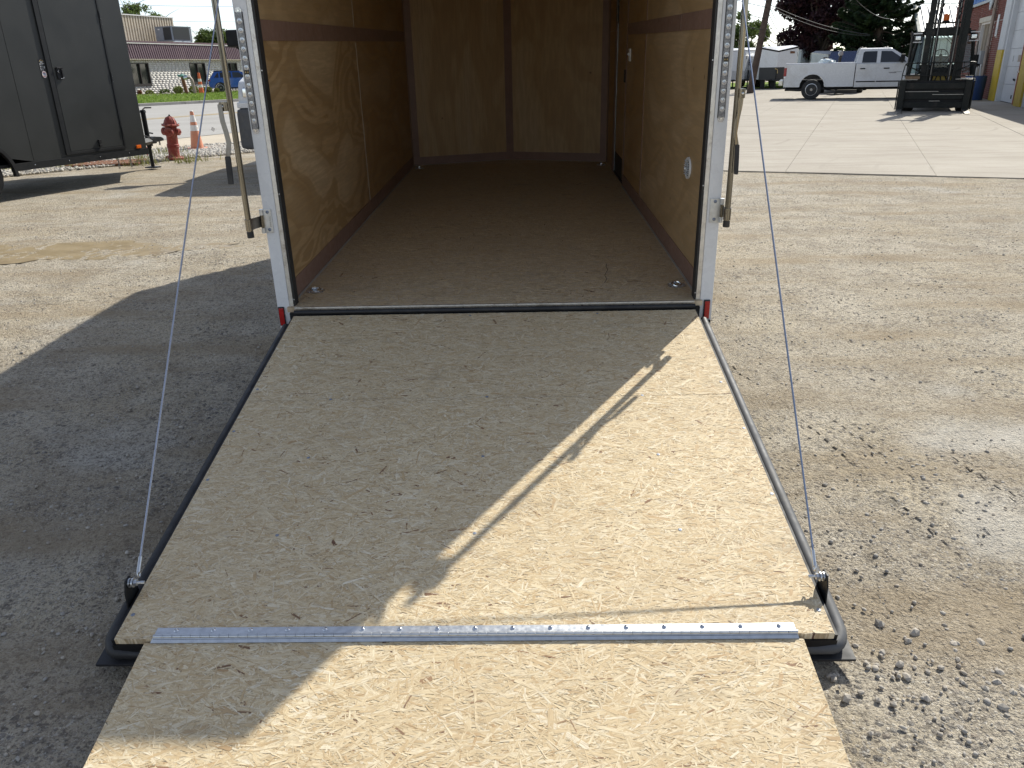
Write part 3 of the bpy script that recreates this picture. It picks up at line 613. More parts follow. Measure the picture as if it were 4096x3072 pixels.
# nose panels
vn = Vector((WI, VN, 0)).normalized()
for s in (-1, 1):
    A = Vector((s*WI, LT, 0)); B = Vector((0, LT+VN, 0)); d = (B-A).normalized(); L = (B-A).length; nn = Vector((d.y*s, -d.x*s, 0)); nn = nn if nn.y < 0 else -nn
    def slab(name, u0, u1, z0, z1, t0, t1, m):
        c = [A+d*u0+nn*t0, A+d*u1+nn*t0, A+d*u1+nn*t1, A+d*u0+nn*t1]
        MB().hexa([(p.x, p.y, z0) for p in c], [(p.x, p.y, z1) for p in c]).build(name, m, T)
    slab('nose_panel', 0, L, 0, ZC, -.006, 0, M['ply_nose'])
    slab('trim_strip', .006, .062, .0025, ZC, .0002, .004, M['trim_laminate']); slab('trim_strip', .063, L-.038, .0025, .074, .0002, .004, M['trim_laminate'])
    slab('trim_strip', L-.037, L-.0005, .0025, ZC, .0002, .004, M['trim_laminate'])
    slab('caulk_line', .006, L-.002, .0004, .0022, .0045, .011, M['caulk'])
# side door in the right wall, seen edge-on: black gap, door skin, kick strip, latch
Box('side_door', M['ply_b'], T, WI-.001, WI+.007, 3.02, 3.555, .03, ZC-.06)
Box('door_gap', M['black_rubber'], T, WI-.006, WI+.02, 3.557, 3.606, .012, ZC-.03); Box('door_gap', M['black_rubber'], T, WI-.006, WI+.02, 2.988, 3.556, .010, .027)
Box('door_edge', M['galvanised'], T, WI-.008, WI-.0062, 3.548, 3.556, .03, 1.17)
Box('kick_plate', M['tape_dark'], T, WI-.003, WI-.0012, 3.03, 3.55, .031, .19)
b = Box('door_latch', M['black_trim'], T, WI-.012, WI-.0015, 2.986, 3.02, .755, .845, bevel=.003)
for k in range(6): MB().cyl((WI-.012, 3.577, 1.19+.055*k), (WI-.012, 3.587, 1.235+.055*k), .007, n=6).build('door_chain', M['steel_worn'], T)
sw = Box('light_switch', M['plastic_white'], T, WI-.011, WI-.0002, 2.725, 2.795, .908, .992, bevel=.003); MB().prism([(WI-.0112, .94), (WI-.024, .955), (WI-.0112, .965)], 'y', 2.752, 2.768).build('toggle', M['plastic_white'], sw)
# oval wall vent with louvres
V_ = empty('wall_vent', (WI-.001, .447, .496), (0, 0, 0), parent=T)
prof = [(math.cos(2*math.pi*k/28)*.058, math.sin(2*math.pi*k/28)*.05) for k in range(28)]
MB().loft([[(0, p[0], p[1]) for p in prof], [(-.008, p[0]*.97, p[1]*.97) for p in prof]]).build('vent_plate', M['plastic_white'], V_)
for k in range(7):
    z = -.03+.01*k; w = .042*math.sqrt(max(.05, 1-(z/.05)**2)); Box('louvre_slot', M['tape_dark'], V_, -.0105, -.0085, -w, w, z-.0022, z+.0022)
    MB().prism([(-.0107, z+.0022), (-.0165, z+.0008), (-.0107, z+.0036)], 'y', -w, w).build('louvre', M['plastic_white'], V_)
MB().cyl((-.009, .0, -.002), (-.022, .0, -.002), .006, .004, 8).build('vent_knob', M['plastic_white'], V_)
# recessed floor rings
def tie_down(x, y):
    t = MB().lathe([(.041, .0005), (.043, .003), (.038, .0045), (.031, .0035), (.026, .0012), (.012, .0008)], 8).build('tie_down', M['galvanised'], T, (x, y, 0), (0, 0, R(22)))
    MB().tube([(.020*math.cos(a), .020*math.sin(a), .008+.006*math.sin(a)) for a in [2*math.pi*k/20 for k in range(20)]], .0042, 8, closed=True).build('ring', M['chrome'], t)
    MB().box(-.01, .01, .018, .028, .002, .011).build('ring_clip', M['galvanised'], t, bevel=.002)
    for a in range(4): MB().cyl((.034*math.cos(a*1.571+.4), .034*math.sin(a*1.571+.4), .003), (.034*math.cos(a*1.571+.4), .034*math.sin(a*1.571+.4), .006), .0035, n=8).build('screw', M['chrome'], t)
tie_down(-.845, .222); tie_down(.842, .216); tie_down(-.831, 4.10); tie_down(.843, 4.09)
# tail lights: clear LED bars on the rear posts
led_b = MB(); led_b.lathe([(.0095, 0), (.0098, .0012), (.0085, .0013), (.0082, .0005), (.0066, .0006), (.0064, .0017), (.0050, .0018), (.0048, .0009), (.0034, .0012), (.0030, .0036), (.0012, .0044)], 18, rotx('y').inverted())
led_me = led_b.mesh('led', M['led_clear'], smooth=30)
for s, xc, z0, z1 in ((-1, -.9395, .752, 1.178), (1, .9315, .758, 1.184)):
    b = MB(); b.box(xc-.0125, xc+.0125, -.0115, -.0042, z0, z1); tl = b.build('tail_light', M['led_base'], T, bevel=.002)
    for zc in (z0-.006, z1+.006):
        pts = [(xc+.0125*math.cos(a), zc+(.013*math.sin(a))) for a in [2*math.pi*k/14 for k in range(14)]]
        MB().prism(pts, 'y', -.0085, -.0043).build('end_tab', M['led_clear'], tl); MB().cyl((xc, -.0086, zc), (xc, -.0110, zc), .0048, .004, 10).build('screw', M['chrome'], tl)
    Box('gasket', M['black_rubber'], tl, xc-.0145, xc+.0145, -.0068, -.0041, z0-.002, z1+.002)
    n = 12; st = (z1-z0-.05)/n
    for k in range(n):
        z = z0+.014+st*(k+.5)*(z1-z0-.028)/(st*n); place(led_me, 'led', tl, (xc, -.0116, z))
    zm = z0+(z1-z0)*.5; Box('indicator_chip', M['tape_dark'], tl, xc-.009, xc+.009, -.0135, -.0117, zm-.008, zm+.008)
    for dx in (-.0045, .0045): Box('chip_diode', M['sticker_gold'], tl, xc+dx-.0022, xc+dx+.0022, -.0145, -.0136, zm-.0028, zm+.0028)
# red markers
for x0, x1 in ((-.9575, -.930), (.922, .9495)):
    rm = Box('reflector', M['black_rubber'], T, x0, x1, -.0105, -.0043, -.089, -.001, bevel=.003); Box('red_lens', M['red_lens'], rm, x0+.004, x1-.002, -.0165, -.0107, -.085, -.006, bevel=.003)
for s in (-1, 1): MB().cyl((s*.94, -.0043, -.099), (s*.94, -.0075, -.099), .005, .004, 10).build('rivet', M['galvanised'], T)
Box('frame_tag', M['black_trim'], T, .945, .957, -.012, -.0045, -.105, -.094)
for s in (-1, 1):
    for z in (.16, .62, 1.1, 1.55): MB().cyl((s*.8825, -.001, z-.13), (s*.8825, -.0035, z-.13), .0035, .0025, 8).build('rivet', M['galvanised'], T)
# lock bars with hinge plate, cam handle, grip
def bolt(name, p, r, h, m, parent): 
    return MB().lathe([(r, 0), (r*1.05, h*.25), (r*.8, h*.75), (r*.38, h), (r*.36, h*.55)], 12, Matrix.Translation(p) @ rotx('y').inverted() if False else Matrix.Translation(p) @ Matrix.Rotation(math.pi/2, 4, 'X')).build(name, m, parent)
def lock_bar(s, xb, zb, px0, px1, pz0, pz1, plate, hpts, grip):
    yb = -.06
    lb = MB().cyl((xb, yb, zb), (xb+(.004 if s < 0 else -.002), yb, 1.42), .0118, n=18).build('lock_bar', M['zinc_yellow'], T)
    MB().lathe([(.0135, zb-.022), (.0142, zb-.018), (.0140, zb+.003), (.0118, zb+.004)], 16, Matrix.Translation((xb, yb, 0))).build('end_cap', M['black_rubber'], lb)
    pl = Box('hinge_plate', M['galvanised'], lb, px0, px1, -.0085, -.0043, pz0, pz1, bevel=.0018)
    xi = px0 if s < 0 else px1; xc = (px0+px1)/2
    zm = (pz0+pz1)/2; dz = (pz1-pz0)
    for a, c in ((pz0, pz0+dz*.22), (pz1-dz*.24, pz1)):
        MB().cyl((xi+s*.006, -.013, a), (xi+s*.006, -.013, c), .0085, n=12).build('hinge_barrel', M['galvanised'], lb)
    MB().cyl((xi+s*.006, -.013, pz0+dz*.23), (xi+s*.006, -.013, pz1-dz*.25), .0075, n=12).build('hinge_pin', M['zinc_yellow'], lb)
    for z in (pz0+dz*.13, pz1-dz*.13): bolt('plate_bolt', (xc+s*-.001, -.0085, z), .0068, .004, M['screw_blue'], lb)
    # arm from hinge to bar, wrapping it
    MB().prism([(xi+s*.012, -.010), (xb-s*.012, yb-.010), (xb-s*.012, yb-.006), (xi+s*.012, -.006)], 'z', pz0+dz*.26, pz1-dz*.28).build('hinge_arm', M['steel_worn'], lb)
    MB().tube([(xb+.0145*math.cos(a), yb+.0145*math.sin(a), 0) for a in [0]] + [(xb, yb, zb+.005)], .001, 4) if False else None
    MB().cyl((xb, yb, zb+.008), (xb, yb, zb+.055), .0150, n=18).build('bar_clamp', M['zinc_yellow'], lb)
    # handle plate and bent flat handle
    x0, x1, z0, z1 = plate
    MB().prism([(x0, z0+.006), (x0+.006*1, z0), (x1, z0), (x1, z1), (x0+.006, z1), (x0, z1-.006)], 'y', -.064, -.056).build('handle_lug', M['zinc_yellow'], lb, bevel=.0015)
    if s > 0: MB().prism([(x0, z0), (x1, z0), (x1, z1), (x0, z1)], 'y', -.098, -.090).build('handle_lug', M['zinc_yellow'], lb, bevel=.0015)
    bolt('handle_pin', ((x0+x1)/2 - (.004 if s < 0 else 0), -.098 if s > 0 else -.064, (z0+z1)/2), .0055, .005, M['chrome'], lb)
    yh = -.072 if s < 0 else -.088
    secs = []
    for (x, z, w) in hpts: secs.append([(x-w, yh-.0022, z), (x+w, yh-.0022, z), (x+w, yh+.0022, z), (x-w, yh+.0022, z)])
    MB().loft(secs).build('cam_handle', M['steel_worn'] if s < 0 else M['zinc_yellow'], lb)
    gx0, gz0, gx1, gz1, gw = grip
    secs = [[(x-w, yh-.006, z), (x+w, yh-.006, z), (x+w, yh+.006, z), (x-w, yh+.006, z)] for x, z, w in ((gx0, gz0, gw), (gx0*.5+gx1*.5, gz0*.5+gz1*.5, gw*1.05), (gx1, gz1, gw*.95))]
    MB().loft(secs).build('handle_grip', M['black_rubber'], lb, bevel=.0035)
    return pl
pl = lock_bar(-1, -1.009, .344, -.9603, -.926, .330, .430, (-1.054, -1.017, .826, .861), [(-1.046, .852, .0085), (-1.045, .79, .0095), (-1.0375, .745, .0095), (-1.0335, .705, .0095), (-1.044, .665, .0095), (-1.047, .650, .0095)], (-1.047, .655, -1.0515, .545, .0112))
tc = bpy.data.curves.new('stamped_lettering', 'FONT'); tc.body = 'IMPERIAL'; tc.size = .0115; tc.extrude = .0002; tc.align_x = 'CENTER'; tc.materials.append(M['stamp'])
to = bpy.data.objects.new('stamp_curve', tc); COL.objects.link(to); bpy.context.view_layer.update()
tm = bpy.data.meshes.new_from_object(to.evaluated_get(bpy.context.evaluated_depsgraph_get())); tm.name = 'stamped_lettering'; bpy.data.objects.remove(to); bpy.data.curves.remove(tc)
if not tm.materials: tm.materials.append(M['stamp'])
place(tm, 'stamped_lettering', pl, (-.930, -.0088, .378), (R(90), R(-90), 0))
lock_bar(1, .9765, .352, .916, .9585, .338, .438, (.974, .996, .834, .868), [(.988, .852, .006), (.984, .80, .007), (.977, .755, .0075), (.9725, .705, .0075), (.980, .675, .007), (.984, .660, .007)], (.985, .662, .9905, .546, .0085))
for s in (-1, 1): 
    Box('bar_keeper', M['galvanised'], T, *sorted((s*.93, s*1.0)), -.068, -.004, 1.33, 1.375)
# lift cables
def lift_cable(p, q, m, blue=False):
    p, q = Vector(p), Vector(q); d = (q-p).normalized()
    c = MB().cyl(p+d*.03, q, .0027, n=8).build('lift_cable', m, T)
    MB().cyl(p+d*.012, p+d*.052, .0048, n=10).build('ferrule', M['galvanised'], c); MB().tube([p+d*.012+Vector((0, .007*math.sin(a), -.006+.008*math.cos(a))) for a in [2*math.pi*k/14 for k in range(14)]], .0022, 6, closed=True).build('cable_eye', M['galvanised'], c)
lift_cable((-.873, -1.655, -.200), (-.965, .06, 1.43), M['cable_steel']); lift_cable((.873, -1.655, -.200), (.890, -.075, 1.47), M['cable_blue'])
for s in (-1, 1): MB().cyl((s*.93, -.08, 1.45), (s*.93, .06, 1.45), .012, n=10).build('cable_anchor', M['galvanised'], T)

# ------------------------------------------------------------------ ramp door
AL = math.atan2(.241, 1.754); RL = 1.7705
rd = MB(); rd.box(-.886, .886, -RL-.004, -.004, -.068, -.0185); ramp = rd.build('ramp_door', M['black_trim'], T, (0, -.053, -.0297), (AL, 0, 0))
Box('door_skin', M['black_rubber'], ramp, -.936, .936, -RL-.020, .0, -.0765, -.0685, bevel=.002)
Box('deck_panel', M['osb'], ramp, -.8776, .8776, -.6900, -.0005, -.018, 0, bevel=.0012)
dp = Box('deck_panel', M['osb'], ramp, -.8776, .8776, -RL, -.6906, -.018, 0, bevel=.0012)
for s in (-1, 1):
    Box('edge_channel', M['black_trim'], ramp, *sorted((s*.8785, s*.8855)), -RL, -.002, -.0184, -.004)
    # bulb seal along the edge, turning in at the foot
    xs = s*.9115; zz = -.044
    path = [(xs, -.085, zz), (xs, -.6, zz), (xs, -1.2, zz), (xs, -RL+.075, zz)]
    for k in range(1, 7):
        a = k/6*math.pi/2; path.append((xs-s*.032*(1-math.cos(a)), -RL+.06-.055*math.sin(a), zz-.006*k/6))
    path += [(xs-s*.07, -RL+.003, zz-.010), (s*.70, -RL+.0015, zz-.012), (s*.20, -RL+.0015, zz-.012)]
    rad = [.019]*4+[.019]*6+[.015, .014, .014]
    MB().tube(path, rad, 12).build('edge_seal', M['grey_rubber'] if s > 0 else M['black_rubber'], ramp)
    MB().cyl((xs, -.02, -.046), (xs, -.088, -.046), .0205, n=10).build('seal_end', M['black_rubber'], ramp)
    # cable bracket: bent plate, bolt, washers, nut
    xb = s*.8925
    br = MB().prism([(-1.668, -.05), (-1.592, -.05), (-1.596, .03), (-1.611, .055), (-1.635, .055), (-1.65, .03)], 'x', *sorted((xb, xb+s*.004))).build('cable_bracket', M['black_paint'], ramp, bevel=.001)
    bx = xb-s*.012; y, z = -1.622, .041
    MB().cyl((xb+s*.010, y, z), (xb-s*.040, y, z), .004, n=8).build('bracket_bolt', M['galvanised'], ramp)
    MB().cyl((xb-s*.001, y, z), (xb-s*.0045, y, z), .0125, n=14).build('washer', M['galvanised'], ramp)
    MB().cyl((xb-s*.009, y, z), (xb-s*.0125, y, z), .0125, n=14).build('washer', M['galvanised'], ramp)
    MB().cyl((xb-s*.0135, y, z), (xb-s*.021, y, z), .0085, n=6).build('nut', M['galvanised'], ramp)
# strands of the board face: thousands of thin overlapping flakes, joined
def strands(name, x0, x1, y0, y1, n, seed, parent, k=1.0, ta=.94, tb=.06):
    r = np.random.default_rng(seed); cx = r.uniform(x0, x1, n); cy = r.uniform(y0, y1, n)
    ang = np.where(r.uniform(0, 1, n) < .62, r.normal(0, .42, n), r.uniform(-1.57, 1.57, n))
    L = np.clip(np.exp(r.normal(-3.45, .50, n)), .010, .11)*k; W = np.clip(np.exp(r.normal(-5.65, .50, n)), .0012, .014)*k
    L = np.maximum(L, W*2.5); ca, sa = np.cos(ang), np.sin(ang); tone = np.clip(r.beta(2.6, 2.0, n), 0, 1); tone = np.where(r.uniform(0, 1, n) < .012, r.uniform(0, .012, n), tone*ta+tb)
    V = np.zeros((n, 6, 3)); S = np.zeros((n, 6, 3)); z0 = .00022+r.uniform(0, 1, n)*.0007; tl = r.normal(0, .00022, n); tw = r.normal(0, .00012, n)
    sk = r.uniform(-.5, .5, (n, 2))
    for i, (u, w) in enumerate(((-.5, -.5), (.5, -.5), (.56, 0), (.5, .5), (-.5, .5), (-.56, 0))):
        du = u*L+(sk[:, 0] if u > 0 else sk[:, 1])*W*w*2; dw = w*W*r.uniform(.8, 1.1, n)
        V[:, i, 0] = np.clip(cx+du*ca-dw*sa, x0, x1); V[:, i, 1] = np.clip(cy+du*sa+dw*ca, y0, y1); V[:, i, 2] = np.maximum(.0001, z0+tl*u*2+tw*w*2)
        S[:, i] = np.stack([tone, dw*1000+r.uniform(0, 1)*0, du*1000], -1)
    S[:, :, 1] += r.uniform(0, 900, n)[:, None]; S[:, :, 2] += r.uniform(0, 9000, n)[:, None]
    me = fast_mesh(name, V.reshape(-1, 3), np.arange(6*n).reshape(-1, 6), M['strand_wood'], 6)
    at = me.attributes.new('strand', 'FLOAT_VECTOR', 'POINT'); at.data.foreach_set('vector', S.astype(np.float32).ravel())
    o = place(me, name, parent); o['kind'] = 'stuff'; return o
strands('surface_strands', -.8765, .8765, -.6898, -.0015, 26000, 61, ramp); strands('surface_strands', -.8765, .8765, -RL+.001, -.6908, 40000, 62, ramp)
strands('floor_strands', -.908, .908, -.0215, LT, 52000, 64, T, 1.0, .66, .075)
# deck screws
scb = MB(); scb.lathe([(.0052, .0), (.0053, .0012), (.0044, .0016), (.0018, .0014), (.0016, .0008)], 12); sc_me = scb.mesh('deck_screw', M['screw_blue'])
for (x, y) in [(.556, -.738), (-.002, -.733), (-.57, -.736), (.868, -1.29), (.57, -1.441), (-.572, -1.447), (-.01, -1.447), (.561, -1.09), (-.569, -1.084), (-.002, -1.088), (-.863, -1.733), (.862, -1.736), (-.861, -1.192), (.856, -.655), (-.86, -.66), (-.62, -.085), (-.1, -.08), (.45, -.08), (.868, -.95), (-.862, -.93)]:
    place(sc_me, 'deck_screw', ramp, (x, (y+.053)/math.cos(AL)+.002, .0004))
# flap on a piano hinge
FL = R(1.6)
fl = Box('flap_panel', M['osb_flap'], ramp, -.802, .802, -.56, 0, -.016, 0, bevel=.0015); fl.location = (0, -RL-.006, -.0075); fl.rotation_euler = (FL, 0, 0)
strands('surface_strands', -.801, .801, -.559, -.001, 15000, 63, fl, 1.12)
hl = Box('hinge_leaf', M['galvanised'], ramp, -.7805, .7865, -1.768, -1.7385, .0012, .0029)
MB().hexa([(-.7815, -RL-.0005, .0008), (.7875, -RL-.0005, .0008), (.7905, -RL-.0085, -.0065), (-.7855, -RL-.0085, -.0065)][::-1], [(-.7815, -RL-.0005, .0028), (.7875, -RL-.0005, .0028), (.7905, -RL-.009, -.0045), (-.7855, -RL-.009, -.0045)][::-1]).build('hinge_leaf', M['galvanised'], ramp)
kn_me = MB().cyl((-.0113, 0, 0), (.0113, 0, 0), .0048, n=10).mesh('hinge_knuckle', M['galvanised'])
for k in range(67): place(kn_me, 'hinge_knuckle', ramp, (-.7685+k*.02342, -1.7665, .0044))
Box('hinge_shadow_gap', M['black_trim'], ramp, -.78, .786, -1.7735, -1.7722, -.002, .0012)
hs = MB(); hs.lathe([(.0056, 0), (.0058, .0012), (.0044, .003), (.0018, .0036), (.0016, .0022)], 12); hs_me = hs.mesh('hinge_screw', M['chrome'])
for k in range(17): place(hs_me, 'hinge_screw', ramp, (-.731+k*.0925, -1.7475, .0029))

# running gear and tongue (mostly out of sight)
def wheel(parent, loc, axis, r=.33, w=.2, rim=.20, name='wheel', m='alloy', tread=True, spokes=5):
    Mx = Matrix.Translation(loc) @ (Matrix.Rotation(math.pi/2, 4, 'Y'))
    e = empty(name, (0, 0, 0), parent=parent)
    MB().lathe([(rim, -w*.46), (r*.80, -w*.5), (r*.95, -w*.47), (r, -w*.36), (r, w*.36), (r*.95, w*.47), (r*.80, w*.5), (rim, w*.46), (rim*.98, w*.2), (rim*.98, -w*.2)], 36, Mx, cap=False).build('tyre', M['tyre'], e)
    MB().lathe([(rim, -w*.44), (rim*1.02, -w*.46), (rim*.93, -w*.44), (rim*.90, -w*.1), (.01, -w*.1), (.01, w*.1), (rim*.90, w*.1), (rim*.93, w*.44), (rim*1.02, w*.46), (rim, w*.44)], 30, Mx).build('rim_barrel', M['steel_dark'], e)
    b = MB(); sg = 1 if axis > 0 else -1
    for k in range(spokes):
        a = 2*math.pi*k/spokes+.3; 
        P = [Vector((sg*w*.30, math.cos(a+da)*rr, math.sin(a+da)*rr)) for rr, da in ((rim*.22, -.5), (rim*.95, -.27), (rim*.95, .27), (rim*.22, .5))]
        b.hexa([Matrix.Translation(loc) @ p for p in P], [Matrix.Translation(loc) @ (p+Vector((sg*w*.1, 0, 0))) for p in P])
    b.lathe([(rim*.30, -w*.05), (rim*.30, w*.12), (rim*.18, w*.14)], 16, Matrix.Translation(Vector(loc)+Vector((sg*w*.30, 0, 0))) @ Matrix.Rotation(sg*math.pi/2, 4, 'Y'))
    b.lathe([(rim*.90, w*.34), (rim*1.03, w*.37), (rim*1.03, w*.47), (rim*.95, w*.48)], 30, Matrix.Translation(loc) @ Matrix.Rotation(sg*math.pi/2, 4, 'Y'), cap=False)
    b.build('rim', M[m], e)
    for k in range(spokes):
        a = 2*math.pi*(k+.5)/spokes+.3; p = Vector(loc)+Vector((sg*w*.4, math.cos(a)*rim*.19, math.sin(a)*rim*.19)); MB().cyl(p, p+Vector((sg*.02, 0, 0)), rim*.045, n=6).build('wheel_nut', M['chrome'], e)
    return e
for s in (-1, 1):
    wheel(T, (s*1.06, 1.75, -.125), s, .345, .19, .2)
    b = MB(); pts = [(1.75+.40*math.cos(a), -.12+.38*math.sin(a)) for a in [math.pi*k/12 for k in range(13)]]; pts += [(1.75+.375*math.cos(a), -.12+.355*math.sin(a)) for a in [math.pi*k/12 for k in range(12, -1, -1)]]
    b.prism(pts, 'x', *sorted((s*.953, s*1.19))); b.build('fender', M['bare_aluminium'], T)
    MB().tube([(s*.62, LT-.3, -.11), (s*.06, LT+1.25, -.11)], .05, 4).build('tongue_bar', M['black_paint'], T)
MB().cyl((0, LT+1.05, -.575), (0, LT+1.05, .3), .03, n=10).build('tongue_jack', M['black_paint'], T)
# ================================================================== LEFT SIDE
# ---- charcoal trailer (local: +Y to its nose, +X the side that faces the camera, origin at the front corner on the ground)
G = empty('cargo_trailer', (-5.42, 8.36, 0), (0, 0, R(-21.5)), 'charcoal grey enclosed trailer with a closed side door, parked on the lot', 'trailer')
CH = M['charcoal_paint']; BP = M['black_paint']
def gbox(name, m, *a, **k): return Box(name, m, G, *a, **k)
GZ = 2.62
for y0, y1 in ((-1.715, .10), (-1.9, -1.718)):
    pass
# side skin in sheets with butt joints, wheel arch cut out of the rear sheets
gbox('side_panel', CH, -.03, 0, -1.712, .10, .425, GZ)
arc = [(-2.46+.42*math.cos(a), .33+.40*math.sin(a)) for a in [math.pi*k/14 for k in range(15)]]
MB().prism([(-1.718, .425), (-1.718, GZ), (-3.2, GZ), (-3.2, .425)] + [p for p in arc[::-1] if p[1] > .427], 'x', -.03, 0).build('side_panel', CH, G, smooth=20)
gbox('side_panel', CH, -.03, 0, -5.4, -3.206, .425, GZ)
for y in (-1.715, -3.203): gbox('panel_joint', M['black_trim'], -.012, -.004, y-.003, y+.003, .43, GZ)
gbox('side_panel', CH, -1.90, -1.87, -5.4, .10, .425, GZ)
gbox('rear_wall', CH, -1.869, -.031, -5.4, -5.36, .425, GZ)
MB().prism([(0, .102), (-1.90, .102), (-.95, 1.0)], 'z', .425, GZ).build('nose_wall', CH, G)
gbox('floor_pan', BP, -1.868, -.032, -5.3, .1, .38, .42); gbox('roof', CH, -1.90, 0, -5.4, .10, GZ+.001, GZ+.06, bevel=.02)
# bottom rail with bright rivets
gbox('bottom_rail', BP, -.02, .012, -2.03, .115, .335, .424, bevel=.004); gbox('bottom_rail', BP, -.02, .012, -5.4, -2.9, .335, .424)
rv = MB(); rv.lathe([(.0085, 0), (.007, .003), (.003, .0045)], 8, Matrix.Rotation(math.pi/2, 4, 'Y')); rvm = rv.mesh('rivet', M['chrome'])
for y in (-1.72, -1.22, -.73, -.23): place(rvm, 'rivet', G, (.0122, y, .385))
# door
d = gbox('side_door', CH, .0005, .012, -1.165, -.30, .495, 2.40, bevel=.003)
for a in ((-1.245, -1.178, .452, 2.46), (-.297, -.268, .452, 2.46)): gbox('door_frame', BP, .0005, .020, *a, bevel=.006)
gbox('door_frame', BP, .0005, .020, -1.177, -.298, .452, .490, bevel=.006); gbox('door_frame', BP, .0005, .020, -1.177, -.298, 2.405, 2.46, bevel=.006)
gbox('door_seal', M['black_trim'], .0006, .009, -1.1775, -1.1655, .491, 2.404)
for z in (.62, 1.35, 2.1): MB().cyl((.018, -.283, z), (.018, -.283, z+.11), .009, n=8).build('door_hinge', BP, G)
for z in (.66, .74, 1.33, 1.40, 2.05, 2.12): MB().cyl((.020, -.276, z), (.025, -.276, z), .004, n=6).build('hinge_screw', M['chrome'], G)
hd = empty('door_handle', (.012, -1.085, 1.45), parent=G)
MB().box(.0005, .018, -.042, .042, -.072, .072).build('handle_plate', M['black_trim'], hd, bevel=.008)
MB().box(.0185, .032, -.045, .045, .052, .075).build('handle_hood', M['black_trim'], hd, bevel=.01)
MB().box(.0185, .034, .018, .038, -.06, .05).build('handle_lever', M['black_trim'], hd, bevel=.006)
MB().tube([(.022, -.012+.014*math.cos(a), .022+.016*math.sin(a)) for a in [1.2+k*.35 for k in range(10)]], .0025, 6).build('key_ring', M['chrome'], hd)
MB().box(.019, .026, -.01, .03, -.066, -.058).build('handle_glint', M['chrome'], hd); MB().cyl((.0185, .026, -.052), (.038, .026, -.052), .008, n=8).build('lock_barrel', M['chrome'], hd)
hp = empty('door_hasp', (.012, -.70, .565), parent=G)
for z in (-.035, .005, .03): MB().box(.0005, .03, -.022, .022, z-.014, z+.012).build('hasp_block', M['black_trim'], hp, bevel=.004)
# stickers
st = gbox('sticker', M['sticker_black'], .0006, .0016, -1.335, -1.257, 1.415, 1.625)
MB().tube([(.0022, -1.297+.026*math.cos(a), 1.585+.022*math.sin(a)) for a in [math.pi*k/12 for k in range(13)]], .0028, 5).build('gold_arch', M['sticker_gold'], st)
for k, y in enumerate((-1.307, -1.297, -1.287)): MB().box(.0018, .0026, y-.0035, y+.0035, 1.578, 1.592).build('printed_mark', M['sticker_white'], st)
gbox('gold_bar', M['sticker_gold'], .0018, .0025, -1.31, -1.283, 1.571, 1.575); gbox('white_rule', M['sticker_white'], .0018, .0025, -1.33, -1.262, 1.5635, 1.567)
for k in range(4):
    z = 1.553-.0195*k; MB().lathe([(.0045, 0), (.004, .0008)], 10, Matrix.Translation((.0018, -1.322, z)) @ Matrix.Rotation(math.pi/2, 4, 'Y')).build('bullet', M['sticker_white'], st)
    MB().box(.0018, .0024, -1.315, -1.283, z-.0025, z+.0025).build('printed_line', M['box_grey'], st)
MB().prism([(-1.277, 1.535), (-1.261, 1.535), (-1.261, 1.515), (-1.269, 1.508), (-1.277, 1.515)], 'x', .0018, .0026).build('shield', M['box_grey'], st)
ov = [(-1.291+.030*math.cos(a), 1.441+.040*math.sin(a)) for a in [2*math.pi*k/24 for k in range(24)]]
ro = MB().prism(ov, 'x', .0018, .0026).build('round_sticker', M['sticker_white'], G)
MB().tube([(.003, p[0], p[1]) for p in ov], .0022, 5, closed=True).build('sticker_rim', M['sticker_pink'], ro)
for (ya, yb, z, m) in ((-1.312, -1.272, 1.451, 'sticker_navy'), (-1.306, -1.268, 1.436, 'sticker_navy'), (-1.31, -1.276, 1.420, 'sticker_red'), (-1.305, -1.28, 1.463, 'sticker_red')):
    MB().hexa([(.0028, ya, z-.003), (.0028, yb, z-.007), (.0028, yb, z+.001), (.0028, ya, z+.005)], [(.0034, ya, z-.003), (.0034, yb, z-.007), (.0034, yb, z+.001), (.0034, ya, z+.005)]).build('printed_mark', M[m], ro)
gbox('marker_light', M['amber_lens'], .0005, .022, -.085, -.005, .432, .478, bevel=.008)
# fender flare and wheel
fo = [(-2.46+.47*math.cos(a), .30+.44*math.sin(a)) for a in [math.pi*k/16-.06 for k in range(17)]]; fi = [(-2.46+.425*math.cos(a), .30+.395*math.sin(a)) for a in [math.pi*k/16-.06 for k in range(16, -1, -1)]]
MB().prism(fo+fi, 'x', .0005, .055).build('fender_flare', M['black_trim'], G, bevel=.006)
MB().prism(arc+[(-2.88, .33)], 'x', -.45, -.42).build('wheel_well', BP, G)
wheel(G, (-.10, -2.46, .315), 1, .315, .2, .19); wheel(G, (-1.80, -2.46, .315), -1, .315, .2, .19)
# tongue, coupler, jack, chain, cable
for s in (-1, 1): MB().tube([(-.95+s*.62, -.2, .42), (-.95+s*.07, 1.02, .43)], .055, 4).build('tongue_bar', M['steel_dark'], G)
MB().box(-1.03, -.87, .99, 1.16, .385, .475).build('coupler_body', M['steel_dark'], G, bevel=.01)
MB().loft([[(-1.01, 1.16, .40), (-.89, 1.16, .40), (-.89, 1.16, .49), (-1.01, 1.16, .49)], [(-.995, 1.30, .41), (-.905, 1.30, .41), (-.905, 1.30, .475), (-.995, 1.30, .475)], [(-.98, 1.36, .41), (-.92, 1.36, .41), (-.92, 1.36, .45), (-.98, 1.36, .45)]]).build('coupler_head', M['black_paint'], G, bevel=.008)
MB().tube([(-.95, 1.02, .48), (-.95, 1.06, .53), (-.95, 1.12, .55), (-.95, 1.18, .535)], .012, 6).build('coupler_latch', M['black_paint'], G)
for y in (1.08, 1.24): MB().cyl((-.9, y, .41), (-.9, y, .35), .012, n=8).build('coupler_bolt', M['steel_worn'], G)
